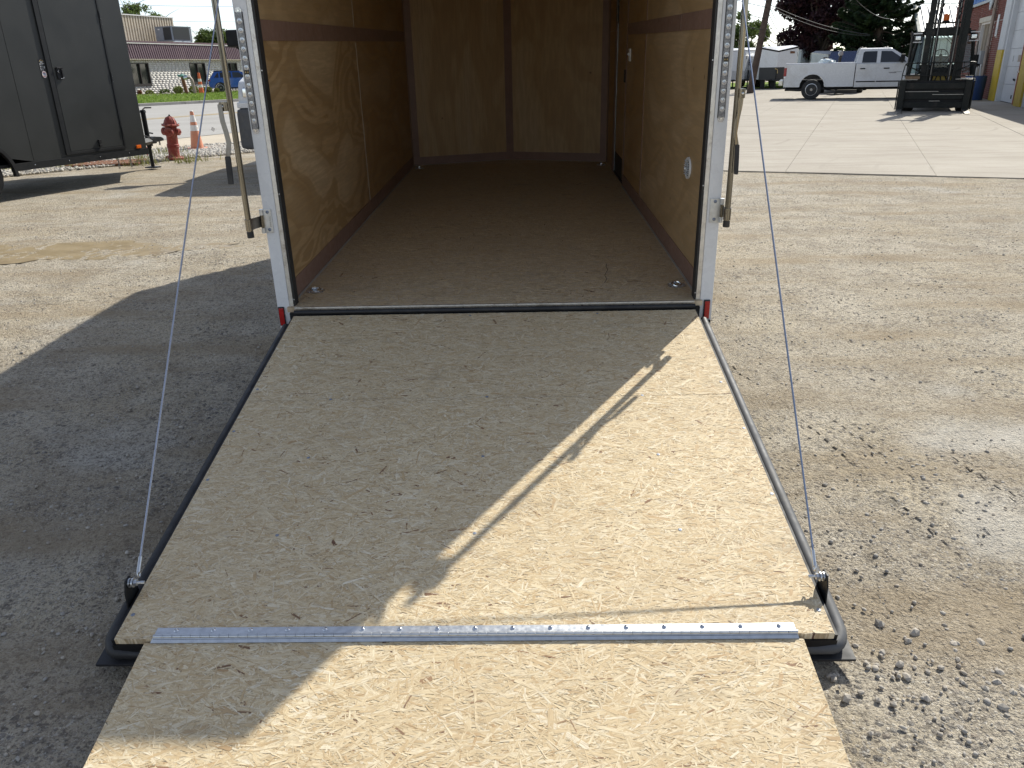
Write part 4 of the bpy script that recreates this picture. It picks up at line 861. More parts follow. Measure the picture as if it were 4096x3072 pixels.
MB().cyl((-.95, 1.06, .32), (-.95, 1.06, .86), .038, n=12).build('tongue_jack', BP, G); MB().cyl((-.95, 1.06, .03), (-.95, 1.06, .33), .029, n=12).build('jack_leg', BP, G)
MB().box(-1.05, -.85, .98, 1.14, .012, .03).build('jack_foot', M['black_paint'], G, bevel=.006); MB().cyl((-.95, 1.06, .861), (-.95, 1.06, .90), .05, .04, n=12).build('jack_cap', BP, G)
MB().tube([(-.95, 1.06, .90), (-.95, 1.11, .93), (-.86, 1.16, .93)], .012, 6).build('jack_crank', M['steel_worn'], G)
MB().tube([(-.9, .85, .50), (-.85, .92, .52), (-.86, 1.02, .49), (-.84, 1.12, .40)], .008, 6).build('breakaway_cable', M['wire_black'], G)
for k in range(7):
    for (x, y) in ((-.93, .62), (-.99, .44)): MB().tube([(x+.012*math.cos(a)*(k % 2), y+.012*math.cos(a)*((k+1) % 2), .40-.05*k+.03*math.sin(a)) for a in [2*math.pi*j/10 for j in range(10)]], .0055, 5, closed=True).build('chain_link', M['steel_worn'], G)

# ---- fire hydrant
H = empty('fire_hydrant', (-6.17, 11.14, 0), (R(-1), R(3), R(-25)), 'weathered red fire hydrant standing in the white gravel', 'fire hydrant')
HR = M['hydrant_red']
MB().lathe([(.155, .0), (.16, .01), (.16, .035), (.15, .045), (.098, .05), (.094, .07), (.094, .20), (.105, .205), (.107, .225), (.100, .232), (.107, .24), (.105, .258), (.095, .265), (.093, .42), (.108, .44), (.108, .50), (.100, .53), (.10, .555)], 28).build('barrel', HR, H)
MB().lathe([(.10, .556), (.128, .565), (.148, .578), (.150, .592), (.140, .600), (.107, .606), (.100, .63), (.085, .675), (.058, .712), (.03, .728), (.016, .732)], 28).build('bonnet', HR, H)
for k in range(8):
    a = 2*math.pi*k/8; MB().tube([(.108*math.cos(a), .108*math.sin(a), .606), (.094*math.cos(a), .094*math.sin(a), .655), (.064*math.cos(a), .064*math.sin(a), .708), (.02*math.cos(a), .02*math.sin(a), .732)], .007, 5).build('bonnet_rib', HR, H)
    MB().cyl((.138*math.cos(a+.2), .138*math.sin(a+.2), .595), (.138*math.cos(a+.2), .138*math.sin(a+.2), .611), .011, n=6).build('flange_bolt', HR, H)
    MB().cyl((.135*math.cos(a+.2), .135*math.sin(a+.2), .036), (.135*math.cos(a+.2), .135*math.sin(a+.2), .056), .012, n=6).build('base_bolt', HR, H)
MB().cyl((0, 0, .732), (0, 0, .762), .017, .015, 5).build('operating_nut', M['steel_dark'], H)
def outlet(ang, r, L):
    Mx = Matrix.Rotation(ang, 4, 'Z') @ Matrix.Translation((0, 0, .475)) @ Matrix.Rotation(math.pi/2, 4, 'Y')
    o = MB().lathe([(r*.8, .085), (r*.8, .108), (r, .112), (r*1.02, .112+L*.75), (r*.9, .112+L), (r*.35, .112+L*1.05)], 18, Mx).build('outlet_cap', HR, H)
    MB().cyl(Mx @ Vector((0, 0, .112+L)), Mx @ Vector((0, 0, .112+L+.028)), .015, n=5).build('cap_nut', HR, o)
outlet(R(-60), .078, .055); outlet(R(195), .068, .05); outlet(R(20), .058, .045)
for k in range(3):
    for j in range(2+k % 2): Box('cast_lettering', M['sticker_pink'], H, .055-.0+.012*j, .063+.012*j, -.0965, -.0895, .505-.028*k, .522-.028*k)

# ---- faded traffic cone
def cone(name, x, y, h, r0, r1, base, bands, label, cat, tilt=0, tip=None):
    c = empty(name, (x, y, 0), (tilt, 0, R(20)), label, cat)
    MB().box(-base, base, -base, base, 0, .028).build('base', M[bands[0][2]], c, bevel=.01)
    for i, (z0, z1, m) in enumerate(bands):
        ra = r0+(r1-r0)*z0/h; rb = r0+(r1-r0)*z1/h
        e = .0015*(i % 2)
        MB().lathe([(ra+e, z0+.0285), (rb+e, z1+.0285)], 24, cap=(i == len(bands)-1)).build('sleeve', M[m], c)
    MB().lathe([(r1, h+.029), (r1*.75, h+.04), (r1*.3, h+.043)], 16).build('tip', M[tip or bands[-1][2]], c)
    return c
cone('traffic_cone', -6.52, 13.1, .70, .125, .032, .19, [(0, .33, 'cone_orange'), (.33, .44, 'cone_white'), (.44, .50, 'cone_orange'), (.50, .63, 'cone_white'), (.63, .70, 'cone_orange')], 'faded orange and white traffic cone beside the hydrant', 'traffic cone', tip='cone_white')
k = MB().box(-.03, .04, -.012, .012, .40, .47).build('torn_sleeve', M['cone_white'], None); k.location = (-6.52+.105, 13.1-.05, .01); k.rotation_euler = (0, R(35), 0)
k.parent = bpy.data.objects['traffic_cone']; k.location = (.10, 0, .02)

# ---- storm drain grate
D = empty('storm_drain', (-7.10, 10.55, 0), (0, 0, R(13)), 'rusty iron storm drain grate set flush in the white gravel', 'drain grate')
for y0, y1 in ((-.36, -.30), (.30, .36)): Box('frame_bar', M['rust'], D, -.58, .58, y0, y1, .004, .034)
for x0, x1 in ((-.58, -.52), (.52, .58)): Box('frame_bar', M['rust'], D, x0, x1, -.299, .299, .004, .034)
Box('drain_pit', M['tape_dark'], D, -.52, .52, -.3, .3, .003, .006)
for k in range(15): Box('grate_bar', M['rust'], D, -.51+.07*k, -.475+.07*k, -.298, .298, .008, .034)
# utility flag
F_ = empty('marker_flag', (-6.22, 10.05, 0), (0, R(4), 0), 'small pink and red utility marker flag beside the trailer jack', 'flag')
MB().cyl((0, 0, 0), (.01, 0, .42), .004, n=6).build('flag_wire', M['chrome'], F_); MB().loft([[(.008, -.002, .20), (.008, .002, .20), (.010, .002, .36), (.010, -.002, .36)], [(.05, .018, .19), (.05, .022, .19), (.05, .022, .33), (.05, .018, .33)], [(.075, -.004, .17), (.075, 0, .17), (.08, 0, .30), (.08, -.004, .30)]]).build('flag_cloth', M['paint_red'], F_)

# ---- standpipes and delineator across the road
P = empty('standpipe', (-26.0, 60.75, .13), (0, 0, 0), 'brown steel standpipe topped with a green valve head', 'standpipe')
MB().cyl((0, 0, 0), (-.14, .0, 1.22), .13, n=14).build('pipe', M['rust'], P); MB().lathe([(.13, 1.22), (.20, 1.25), (.22, 1.32), (.14, 1.40), (.06, 1.44)], 14, Matrix.Translation((-.14, 0, 0))).build('valve_head', M['standpipe_green'], P)
MB().cyl((-.48, 0, 1.33), (.22, 0, 1.31), .075, n=10).build('valve_arm', M['standpipe_green'], P)
P = empty('vent_pipe', (-25.2, 60.4, .13), (0, 0, 0), 'grey brown vent pipe bent over at its top', 'pipe')
MB().tube([(0, 0, 0), (-.06, 0, .75), (-.1, 0, 1.0), (-.2, 0, 1.14), (-.38, 0, 1.17)], .11, 12).build('pipe', M['downspout_tan'], P); MB().cyl((-.38, 0, 1.17), (-.64, 0, 1.15), .15, n=12).build('pipe_cap', M['galvanised'], P); MB().cyl((-.64, 0, 1.15), (-.70, 0, 1.13), .12, n=12).build('pipe_mouth', M['standpipe_green'], P)
cone('delineator_post', -24.7, 60.4, 1.45, .19, .085, .2, [(0, .42, 'cone_orange_bright'), (.42, .62, 'cone_white'), (.62, .84, 'cone_orange_bright'), (.84, 1.04, 'cone_white'), (1.04, 1.45, 'cone_orange_bright')], 'tall orange and white striped delineator post near the blue car', 'traffic post', tilt=R(0)).location.z = .13

# ---- low office building across the road (local: +Y along the wall, +X out of the wall towards the road)
B = empty('office_building', (BW0.x, BW0.y, .13), (0, 0, math.atan2(-BD.x, BD.y)), 'low white block office building with a ribbed purple metal fascia', 'building')
S0, S1 = -9.0, 24.0
wins = [(-.2, 1.72), (6.45, 8.45), (11.05, 12.85), (15.6, 17.6)]; WZ0, WZ1 = .72, 2.32
segs = []; s = S0
for a, c in wins: segs.append((s, a)); s = c
segs.append((s, S1))
for a, c in segs: Box('wall', M['block_mortar'], B, -.3, -.02, a, c, 0, 2.62)
for a, c in wins:
    Box('wall', M['block_mortar'], B, -.3, -.02, a, c, 0, WZ0); Box('wall', M['block_mortar'], B, -.3, -.02, a, c, WZ1, 2.62)
    w = Box('window', M['window_building'], B, -.16, -.13, a, c, WZ0, WZ1)
    m = (a+c)/2
    for y0, y1, z0, z1 in ((a, a+.07, WZ0, WZ1), (c-.07, c, WZ0, WZ1), (m-.04, m+.04, WZ0, WZ1), (a+.071, m-.041, WZ0, WZ0+.07), (m+.041, c-.071, WZ0, WZ0+.07), (a+.071, m-.041, WZ1-.07, WZ1), (m+.041, c-.071, WZ1-.07, WZ1)):
        Box('window_frame', M['bronze_frame'], w, -.129, .02, y0, y1, z0, z1)
    Box('window_sill', M['bronze_frame'], w, -.02, .07, a-.03, c+.03, WZ0-.10, WZ0-.002)
# block courses: slightly uneven split blocks
V = []; r = np.random.default_rng(3); bh, bl = .145, .42
for k in range(18):
    z = .01+k*bh; y = S0+(k % 2)*bl/2
    while y < S1:
        a, c = y+.005, min(y+bl*r.uniform(.85, 1.1)-.005, S1); y = c+.005
        if any(a < w1 and c > w0 and z < WZ1 and z+bh > WZ0-.1 for w0, w1 in wins):
            # trim to the opening edges
            ok = []
            for w0, w1 in wins:
                if a < w0 < c: ok.append((a, w0-.01))
                if a < w1 < c: ok.append((w1+.01, c))
            for a2, c2 in ok:
                if c2-a2 > .05: V.append((-.02, r.uniform(.004, .007), a2, c2, z+.006, z+bh-.004))
            continue
        V.append((-.02, r.uniform(.004, .007), a, c, z+.006, z+bh-.004))
def many_boxes(name, L, m, parent):
    L = np.array(L); n = len(L); vs = np.zeros((n, 8, 3)); i = 0
    for a in (0, 1):
        for b_ in (2, 3):
            for c in (4, 5): vs[:, i, 0] = L[:, a]; vs[:, i, 1] = L[:, b_]; vs[:, i, 2] = L[:, c]; i += 1
    q = np.array([(0, 1, 3, 2), (4, 6, 7, 5), (0, 4, 5, 1), (2, 3, 7, 6), (0, 2, 6, 4), (1, 5, 7, 3)])
    return place(fast_mesh(name, vs.reshape(-1, 3), (q[None]+np.arange(n)[:, None, None]*8).reshape(-1, 4), m), name, parent)
many_boxes('block_courses', V, M['white_block'], B)['kind'] = 'stuff'
# ribbed mansard fascia
b = MB(); pitch = .24; yy = S0
while yy < S1:
    for (y0, y1, d0) in ((yy, yy+.15, 0.0), (yy+.15, yy+pitch, .045)):
        b.hexa([(.28+d0, y0, 2.60), (.28+d0, y1, 2.60), (.1, y1, 2.60), (.1, y0, 2.60)], [(.06+d0, y0, 3.78), (.06+d0, y1, 3.78), (-.2, y1, 3.78), (-.2, y0, 3.78)])
    yy += pitch
b.build('ribbed_fascia', M['mansard_purple'], B, smooth=0)
Box('fascia_trim', M['mansard_purple'], B, -.3, .16, S0, S1, 3.782, 3.90); Box('fascia_drip', M['pale_trim'], B, .162, .19, S0, S1, 3.70, 3.76); Box('soffit', M['tan_metal'], B, -.28, .30, S0, S1, 2.53, 2.598)
Box('roof', M['hvac_grey'], B, -9, -.31, S0, S1, 3.5, 3.7); Box('side_wall', M['white_block'], B, -9, -.31, S1-.3, S1, 0, 3.49); Box('side_wall', M['white_block'], B, -9, -.31, S0, S0+.3, 0, 3.49)
# raised tan metal block on the roof
b = MB(); yy = -8.0; b.box(-8.8, -3.35, -8.0, 9.2, 3.72, 5.98)
b.build('upper_wall', M['tan_metal'], B, smooth=0); b = MB()
while yy < 9.1: b.box(-3.349, -3.27, yy, yy+.14, 3.72, 5.98); yy += .30
b.build('upper_ribbing', M['tan_metal'], B, smooth=0); Box('upper_coping', M['pale_trim'], B, -8.9, -3.2, -8.1, 9.3, 5.982, 6.06)
# rooftop air conditioner
A = empty('rooftop_unit', (BW0.x+BD.x*7.2-BN.x*1.7, BW0.y+BD.y*7.2-BN.y*1.7, 3.84), (0, 0, math.atan2(-BD.x, BD.y)-R(8)), 'grey rooftop air conditioner on the office roof', 'air conditioner')
Box('curb', M['galvanised'], A, -.95, .95, -1.0, 1.0, 0, .32); Box('housing', M['hvac_grey'], A, -.98, .98, -1.05, 1.05, .322, 1.42, bevel=.02)
Box('coil_panel', M['hvac_coil'], A, .9805, 1.0, -.92, .80, .42, 1.38); Box('coil_panel', M['hvac_coil'], A, .02, .9, -1.07, -1.0505, .42, 1.38); Box('access_panel', M['hvac_grey'], A, -.95, -.02, -1.066, -1.0505, .40, 1.0); Box('rating_plate', M['sticker_white'], A, -.6, -.38, -1.066, -1.0505, 1.2, 1.29); Box('top_lid', M['hvac_grey'], A, -1.0, 1.0, -1.07, 1.07, 1.4205, 1.46)
for y in (-.95, .0, .95): Box('mount_foot', M['steel_dark'], A, .9, 1.03, y-.06, y+.06, .30, .322)

# ---- shrubs in the bed
def leafcloud(name, clumps, n, size, m, seed, parent=None, flat=0.0, hollow=.55, aspect=1.6):
    r = np.random.default_rng(seed); c = np.array(clumps, float); w = (c[:, 3]*c[:, 4]*c[:, 5])**(1/3.); k = r.choice(len(c), n, p=w**2/np.sum(w**2))
    d = r.normal(size=(n, 3)); d /= np.linalg.norm(d, axis=1)[:, None]; rad = hollow+(1-hollow)*r.uniform(0, 1, n)**.7
    rad *= r.uniform(.85, 1.12, n)
    P = c[k, :3]+d*rad[:, None]*c[k, 3:6]
    u = r.normal(size=(n, 3)); u[:, 2] *= (1-flat); u /= np.linalg.norm(u, axis=1)[:, None]; v = np.cross(u, r.normal(size=(n, 3))); v /= np.linalg.norm(v, axis=1)[:, None]
    s = size*r.uniform(.55, 1.35, n); a = u*(s*aspect*.5)[:, None]; b_ = v*(s*.5)[:, None]
    V = np.stack([P-a, P+b_*.8, P+a, P-b_*.8], 1).reshape(-1, 3)
    return place(fast_mesh(name, V, np.arange(4*n).reshape(-1, 4), m), name, parent)
def shrub(x, y, w, h, m, seed, label, cat='shrub', n=900):
    e = empty('shrub', (x, y, .15), (0, 0, 0), label, cat, 'shrubs along the office wall')
    leafcloud('foliage', [(0, 0, h*.52, w*.5, w*.5, h*.5), (w*.2, -.05, h*.45, w*.3, w*.3, h*.4), (-w*.2, .05, h*.4, w*.3, w*.3, h*.38)], n, .055, m, seed, e, hollow=.75)
    MB().cyl((0, 0, -.02), (0, 0, h*.5), .03, .015, 6).build('stem', M['bark'], e)
sg = M['shrub_green']
shrub(-29.54, 60.5, .36, .34, M['shrub_orange'], 1, 'orange leaved shrub at the left end of the office bed', n=500)
shrub(-28.81, 60.6, .66, .32, sg, 2, 'low flat green shrub beside the orange shrub', n=700); shrub(-27.7, 60.7, .80, .37, M['leaf_green'], 3, 'wide loose grassy shrub between the flat shrub and the round one', n=800)
shrub(-26.65, 60.8, .74, .56, sg, 4, 'largest round clipped shrub, left of the brown standpipe', n=1300); shrub(-25.6, 61.2, .76, .52, sg, 5, 'round shrub standing behind the two pipes', n=1200)
shrub(-24.58, 61.4, .72, .48, sg, 6, 'round shrub behind the striped delineator post', n=1200); shrub(-23.95, 61.6, .42, .34, sg, 7, 'small green shrub touching the rear of the blue car', n=600)
e = tag(place(stone_mesh('boulder', M['stone_grey'], 77, 2, .5), 'boulder', None, (-27.3, 60.1, .17), (0, 0, .4), (.36, .2, .2)), 'flat brown landscaping rock lying in the office bed', 'rock')
# ================================================================== VEHICLES
def pickup(name, loc, heading, label, paint, nearside=1, bag=False, wb=3.86, far_trim=True, cat='pickup truck'):
    """local: +Y forward, +X right side, origin at the rear axle on the ground"""
    e = empty(name, loc, (0, 0, heading), label, cat); P = M[paint]; W = .95
    def arch(yc, r, zc=.36, n=11): return [(yc+r*math.cos(a), zc+r*math.sin(a)) for a in [math.pi*k/(n-1) for k in range(n)]]
    # bed
    for s in (-1, 1):
        poly = [(-1.10, .47), (-1.12, 1.24), (-1.09, 1.30), (1.44, 1.30), (1.44, .46), (.50, .46)]+[p for p in arch(-.05, .46, .47) if p[1] > .461]+[(-.52, .46)]
        MB().prism(poly, 'x', *sorted((s*(W-.09), s*W))).build('bed_side', P, e, bevel=.018, smooth=50)
        MB().tube([(s*(W-.045), -1.08, 1.305), (s*(W-.045), 1.43, 1.305)], .028, 8).build('bed_rail', P, e)
        fo = arch(-.05, .50, .47); fi = arch(-.05, .455, .47)[::-1]
        MB().prism([p for p in fo]+[p for p in fi], 'x', *sorted((s*(W-.01), s*(W+.028)))).build('wheel_lip', P, e, bevel=.008)
        MB().prism(arch(-.05, .455, .45)+[(-.5, .45)], 'x', *sorted((s*.55, s*.56))).build('wheel_well', M['black_trim'], e)
        Box('tail_light', M['tail_red'], e, *sorted((s*(W-.10), s*(W+.008))), -1.125, -1.02, .86, 1.18, bevel=.02); Box('reverse_lamp', M['lamp_glass'], e, *sorted((s*(W-.09), s*(W+.010))), -1.120, -1.03, .80, .856, bevel=.01)
        Box('rear_bumper_end', M['bumper_chrome'], e, *sorted((s*.55, s*.93)), -1.27, -1.13, .52, .73, bevel=.03)
    Box('tailgate', P, e, -.85, .85, -1.10, -1.05, .50, 1.28, bevel=.015); Box('bed_floor', M['steel_dark'], e, -.858, .858, -1.04, 1.40, .70, .74); Box('bed_front', P, e, -.858, .858, 1.38, 1.43, .741, 1.29)
    Box('rear_bumper', M['bumper_chrome'], e, -.549, .549, -1.30, -1.16, .52, .70, bevel=.03); Box('frame_rail', M['black_trim'], e, -.5, .5, -1.0, 4.3, .34, .45)
    # cab lower body with hood and front arch
    poly = [(1.47, .44), (1.47, 1.275), (3.42, 1.275), (3.62, 1.20), (4.45, 1.13), (4.66, 1.04), (4.72, .80), (4.70, .50), (wb+.47, .44)]+[p for p in arch(wb, .45, .45) if p[1] > .441]+[(wb-.47, .44)]
    MB().prism(poly, 'x', -W, W).build('cab_body', P, e, bevel=.03, smooth=50)
    # greenhouse
    zb, zt = 1.277, 1.80
    b4 = [(-.90, 1.46), (.90, 1.46), (.90, 3.50), (-.90, 3.50)]; t4 = [(-.74, 1.55), (.74, 1.55), (.74, 2.66), (-.74, 2.66)]
    MB().loft([[(x, y, zb) for x, y in b4], [(x, y, zt-.02) for x, y in t4], [(x*.9, y*.985+.03, zt+.015) for x, y in t4]]).build('cab_roof', P, e, bevel=.02, smooth=50)
    for s in (-1, 1):
        def side(name, m, ys_zs, off=.010):
            # pane lying on the tumblehome of the cab
            pts = []
            for y, z in ys_zs:
                x = .90-.16*(z-zb)/(zt-.02-zb); pts.append((s*(x+off), y, z))
            MB().loft([[(p[0]-s*.02, p[1], p[2]) for p in pts], pts]).build(name, m, e, smooth=0)
        side('rear_window', M['window_tint'], [(1.66, 1.305), (2.16, 1.305), (2.16, 1.70), (1.74, 1.70), (1.68, 1.66)]); side('front_window', M['window_dark'], [(2.30, 1.305), (3.20, 1.305), (3.10, 1.40), (2.66, 1.69), (2.30, 1.70)])
        for y0, y1 in ((1.50, 2.20), (2.225, 3.36)): Box('door', P, e, *sorted((s*(W+.0005), s*(W+.011))), y0, y1, .50, 1.268, bevel=.008)
        for y0, y1 in ((1.62, 1.80), (2.44, 2.64)): Box('door_handle', M['black_trim'], e, *sorted((s*(W+.0115), s*(W+.032))), y0, y1, 1.075, 1.115, bevel=.012)
        for y0, y1 in ((1.52, 2.195), (2.23, 3.33)): Box('side_moulding', M['black_trim'], e, *sorted((s*(W+.0115), s*(W+.026))), y0, y1, .615, .655, bevel=.008)
        mi = Box('mirror', M['black_trim'], e, *sorted((s*1.0, s*1.20)), 2.96, 3.10, 1.30, 1.58, bevel=.03); MB().cyl((s*.93, 3.05, 1.30), (s*1.06, 3.03, 1.38), .025, n=8).build('mirror_arm', M['black_trim'], mi)
        Box('head_light', M['lamp_glass'], e, *sorted((s*.62, s*.957)), 4.50, 4.735, .84, 1.06, bevel=.035)
        MB().prism(arch(wb, .455, .44)+[(wb-.45, .44)], 'x', *sorted((s*.55, s*.56))).build('wheel_well', M['black_trim'], e)
        wheel(e, (s*.84, -.05, .37), s, .37, .25, .215); wheel(e, (s*.84, wb, .37), s, .37, .25, .215)
        for k in range(3): MB().cyl((s*(.28+.0*k), 1.72+.0*k, 1.80), (s*.28, 1.80, 1.80), .05, .04, 8).build('roof_marker', M['black_trim'], e) if k == 0 else None
        for y in (1.62, 2.5): MB().lathe([(.06, 1.812), (.05, 1.845), (.02, 1.86)], 10, Matrix.Translation((s*.45, y, 0))).build('roof_lamp', M['black_trim'], e)
    MB().loft([[(-.84, 3.44, 1.30), (.84, 3.44, 1.30), (.82, 3.40, 1.285), (-.82, 3.40, 1.285)], [(-.70, 2.70, 1.765), (.70, 2.70, 1.765), (.70, 2.66, 1.75), (-.70, 2.66, 1.75)]]).build('windshield', M['window_dark'], e, (0, .016, .012))
    Box('grille', M['chrome'], e, -.60, .60, 4.64, 4.74, .72, 1.04, bevel=.02); Box('front_bumper', M['black_trim' if paint != 'truck_white' else 'bumper_chrome'], e, -.95, .95, 4.66, 4.86, .42, .70, bevel=.05)
    for z in (.78, .86, .94): Box('grille_bar', M['black_trim'], e, -.56, .56, 4.741, 4.752, z, z+.035)
    MB().tube([(.78, .42, .40), (.80, -.5, .36), (.80, -.85, .38), (.86, -1.02, .38)], .055, 10).build('exhaust', M['steel_dark'], e)
    return e
TD = Vector((.95, -.31, 0)).normalized(); TR = Vector((TD.y, -TD.x, 0)); tp = Vector((11.39, 29.39, .004))-TR*.95
PK = pickup('pickup_truck', tp, math.atan2(-TD.x, TD.y), 'white crew cab pickup truck parked on the concrete yard', 'truck_white')
for (y, z) in ((2.75, .95), (2.95, .96), (2.78, .925)): Box('door_lettering', M['tape_dark'], PK, .9615, .9625, y-.12, y+.13, z-.006, z+.006)
bg = leafcloud('bag_film', [(0, 0, 0, .2, .3, .1)], 10, .01, M['bag_plastic'], 3) if False else None
b = bmesh.new(); bmesh.ops.create_icosphere(b, subdivisions=3, radius=1); rr = random.Random(8)
for v in b.verts: v.co = Vector((v.co.x*.26, v.co.y*.34, max(v.co.z, -.3)*.13))*(1+rr.uniform(-.16, .16))
me = bpy.data.meshes.new('plastic_bag'); b.to_mesh(me); b.free(); me.materials.append(M['bag_plastic'])
bp_ = tp+TD*.42+TR*.62; tag(place(me, 'plastic_bag', None, (bp_.x, bp_.y, 1.345), (0, .1, .6)), 'crumpled pale plastic bag lying on the pickup bed rail', 'bag')

# white vehicle towing the open trailer: its nose shows left of the rear post
TV = empty('tow_truck', (-2.70, 7.75, 0), (0, 0, R(180)), 'white tow vehicle with black mirror and bumper, half hidden behind the left trailer post', 'truck')
# local: +Y is its front (towards the camera)
wt = M['truck_white']; W = .98
prof = [(-5.0, .55), (-5.0, 1.30), (-1.35, 1.42), (-1.2, 1.42), (-.25, 1.36), (-.02, 1.30), (.06, 1.10), (.05, .62), (-.35, .55), (-.42, .86), (-.70, 1.0), (-1.0, .98), (-1.26, .80), (-1.30, .52)]
MB().prism(prof, 'x', -W, W).build('body', wt, TV, bevel=.05, smooth=50)
MB().loft([[(-.92, -3.7, 1.302), (.92, -3.7, 1.302), (.92, -1.2, 1.302), (-.92, -1.2, 1.302)], [(-.78, -3.55, 1.90), (.78, -3.55, 1.90), (.78, -2.0, 1.90), (-.78, -2.0, 1.90)]]).build('cab_roof', wt, TV, bevel=.05)
MB().loft([[(-.84, -1.18, 1.33), (.84, -1.18, 1.33), (.84, -1.24, 1.32), (-.84, -1.24, 1.32)], [(-.74, -1.96, 1.85), (.74, -1.96, 1.85), (.74, -2.0, 1.84), (-.74, -2.0, 1.84)]]).build('windshield', M['window_dark'], TV, (0, .02, .012))
for s in (-1, 1):
    MB().loft([[(s*.995, -.26, 1.06), (s*.70, .09, 1.05), (s*.70, .09, 1.27), (s*.995, -.28, 1.34)], [(s*.90, -.30, 1.06), (s*.66, .02, 1.05), (s*.66, .02, 1.26), (s*.9, -.32, 1.33)]]).build('head_light', M['lamp_glass'], TV, bevel=.01)
    Box('lamp_core', M['chrome'], TV, *sorted((s*.75, s*.90)), -.02, .082, 1.10, 1.22, bevel=.02)
    mi = MB().box(*sorted((s*1.20, s*1.53)), -1.55, -1.38, 1.76, 2.0).build('mirror', M['black_trim'], TV, bevel=.045); MB().loft([[(s*1.24, -1.50, 1.77), (s*1.42, -1.50, 1.76), (s*1.42, -1.44, 1.76), (s*1.24, -1.44, 1.77)], [(s*.86, -1.46, 1.42), (s*.94, -1.46, 1.40), (s*.94, -1.36, 1.40), (s*.86, -1.36, 1.42)]]).build('mirror_arm', M['black_trim'], mi, bevel=.01)
    wheel(TV, (s*.86, -.86, .40), s, .40, .26, .23); wheel(TV, (s*.86, -4.2, .40), s, .40, .26, .23)
Box('bumper', M['grey_rubber'], TV, -1.0, 1.0, -.22, .16, .44, .965, bevel=.07); Box('grille', M['black_trim'], TV, -.62, .62, .062, .10, 1.02, 1.25, bevel=.02); Box('chrome_trim', wt, TV, -.985, .985, -.14, .11, .966, 1.045, bevel=.02)

# blue compact SUV across the road (local: +Y forward, +X right/near side)
sv = Vector((.945, .33, 0)).normalized()
SV = empty('parked_car', (-24.2, 63.3, .145), (0, 0, math.atan2(-sv.x, sv.y)), 'blue compact SUV with black roof parked by the office', 'car')
bc = M['blue_car']; W = .90
def arc2(yc, r, zc): return [(yc+r*math.cos(a), zc+r*math.sin(a)) for a in [math.pi*k/10 for k in range(11)]]
poly = [(-.78, .36), (-.86, .60), (-.82, .96), (-.72, 1.04), (2.75, 1.03), (3.25, .93), (3.42, .80), (3.45, .42), (3.02, .30)]+arc2(2.62, .40, .30)+[(2.2, .26), (.42, .26)]+arc2(0, .40, .30)+[(-.42, .32)]
MB().prism(poly, 'x', -W, W).build('body', bc, SV, bevel=.05, smooth=50)
MB().loft([[(-.85, -.74, 1.04), (.85, -.74, 1.04), (.85, 2.60, 1.04), (-.85, 2.60, 1.04)], [(-.66, -.35, 1.55), (.66, -.35, 1.55), (.66, 1.55, 1.56), (-.66, 1.55, 1.56)]]).build('greenhouse', bc, SV, bevel=.03)
MB().loft([[(-.66, -.40, 1.561), (.66, -.40, 1.561), (.66, 1.5, 1.566), (-.66, 1.5, 1.566)], [(-.58, -.3, 1.62), (.58, -.3, 1.62), (.58, 1.3, 1.63), (-.58, 1.3, 1.63)]]).build('roof', M['black_trim'], SV, bevel=.02)
for s in (-1, 1):
    def pane(pts, name, m):
        q = [(s*(.85-.19*(z-1.04)/.51+.012), y, z) for y, z in pts]; MB().loft([[(x-s*.03, y, z) for x, y, z in q], q]).build(name, m, SV, smooth=0)
    pane([(-.40, 1.10), (-.05, 1.09), (-.05, 1.44), (-.12, 1.44)], 'quarter_window', M['window_tint']); pane([(.06, 1.09), (.90, 1.08), (.90, 1.48), (.06, 1.47)], 'rear_window', M['window_tint']); pane([(1.0, 1.08), (2.05, 1.07), (1.50, 1.46), (1.0, 1.48)], 'front_window', M['window_dark'])
    MB().tube([(s*.69, -.45, 1.575), (s*.69, .5, 1.61), (s*.69, 1.6, 1.575)], .022, 6).build('roof_rail', M['black_trim'], SV)
    for yc in (0, 2.62):
        MB().prism([(p[0], p[1]) for p in arc2(yc, .46, .30)]+arc2(yc, .395, .30)[::-1], 'x', *sorted((s*(W-.02), s*(W+.02)))).build('arch_cladding', M['black_trim'], SV); wheel(SV, (s*.80, yc, .335), s, .335, .22, .235)
    Box('sill_cladding', M['black_trim'], SV, *sorted((s*(W-.03), s*(W+.014))), .47, 2.15, .24, .36); Box('tail_light', M['tail_red'], SV, *sorted((s*.60, s*.905)), -.875, -.70, .84, .97, bevel=.02)
    for y in (.55, 1.55): Box('door_handle', bc, SV, *sorted((s*(W-.005), s*(W+.02))), y, y+.16, .93, .96, bevel=.008)
    Box('mirror', bc, SV, *sorted((s*.93, s*1.08)), 1.86, 2.0, 1.03, 1.17, bevel=.03)
MB().loft([[(-.74, 2.56, 1.05), (.74, 2.56, 1.05), (.74, 2.5, 1.04), (-.74, 2.5, 1.04)], [(-.62, 1.64, 1.52), (.62, 1.64, 1.52), (.62, 1.58, 1.5), (-.62, 1.58, 1.5)]]).build('windshield', M['window_dark'], SV, (0, .02, .01))

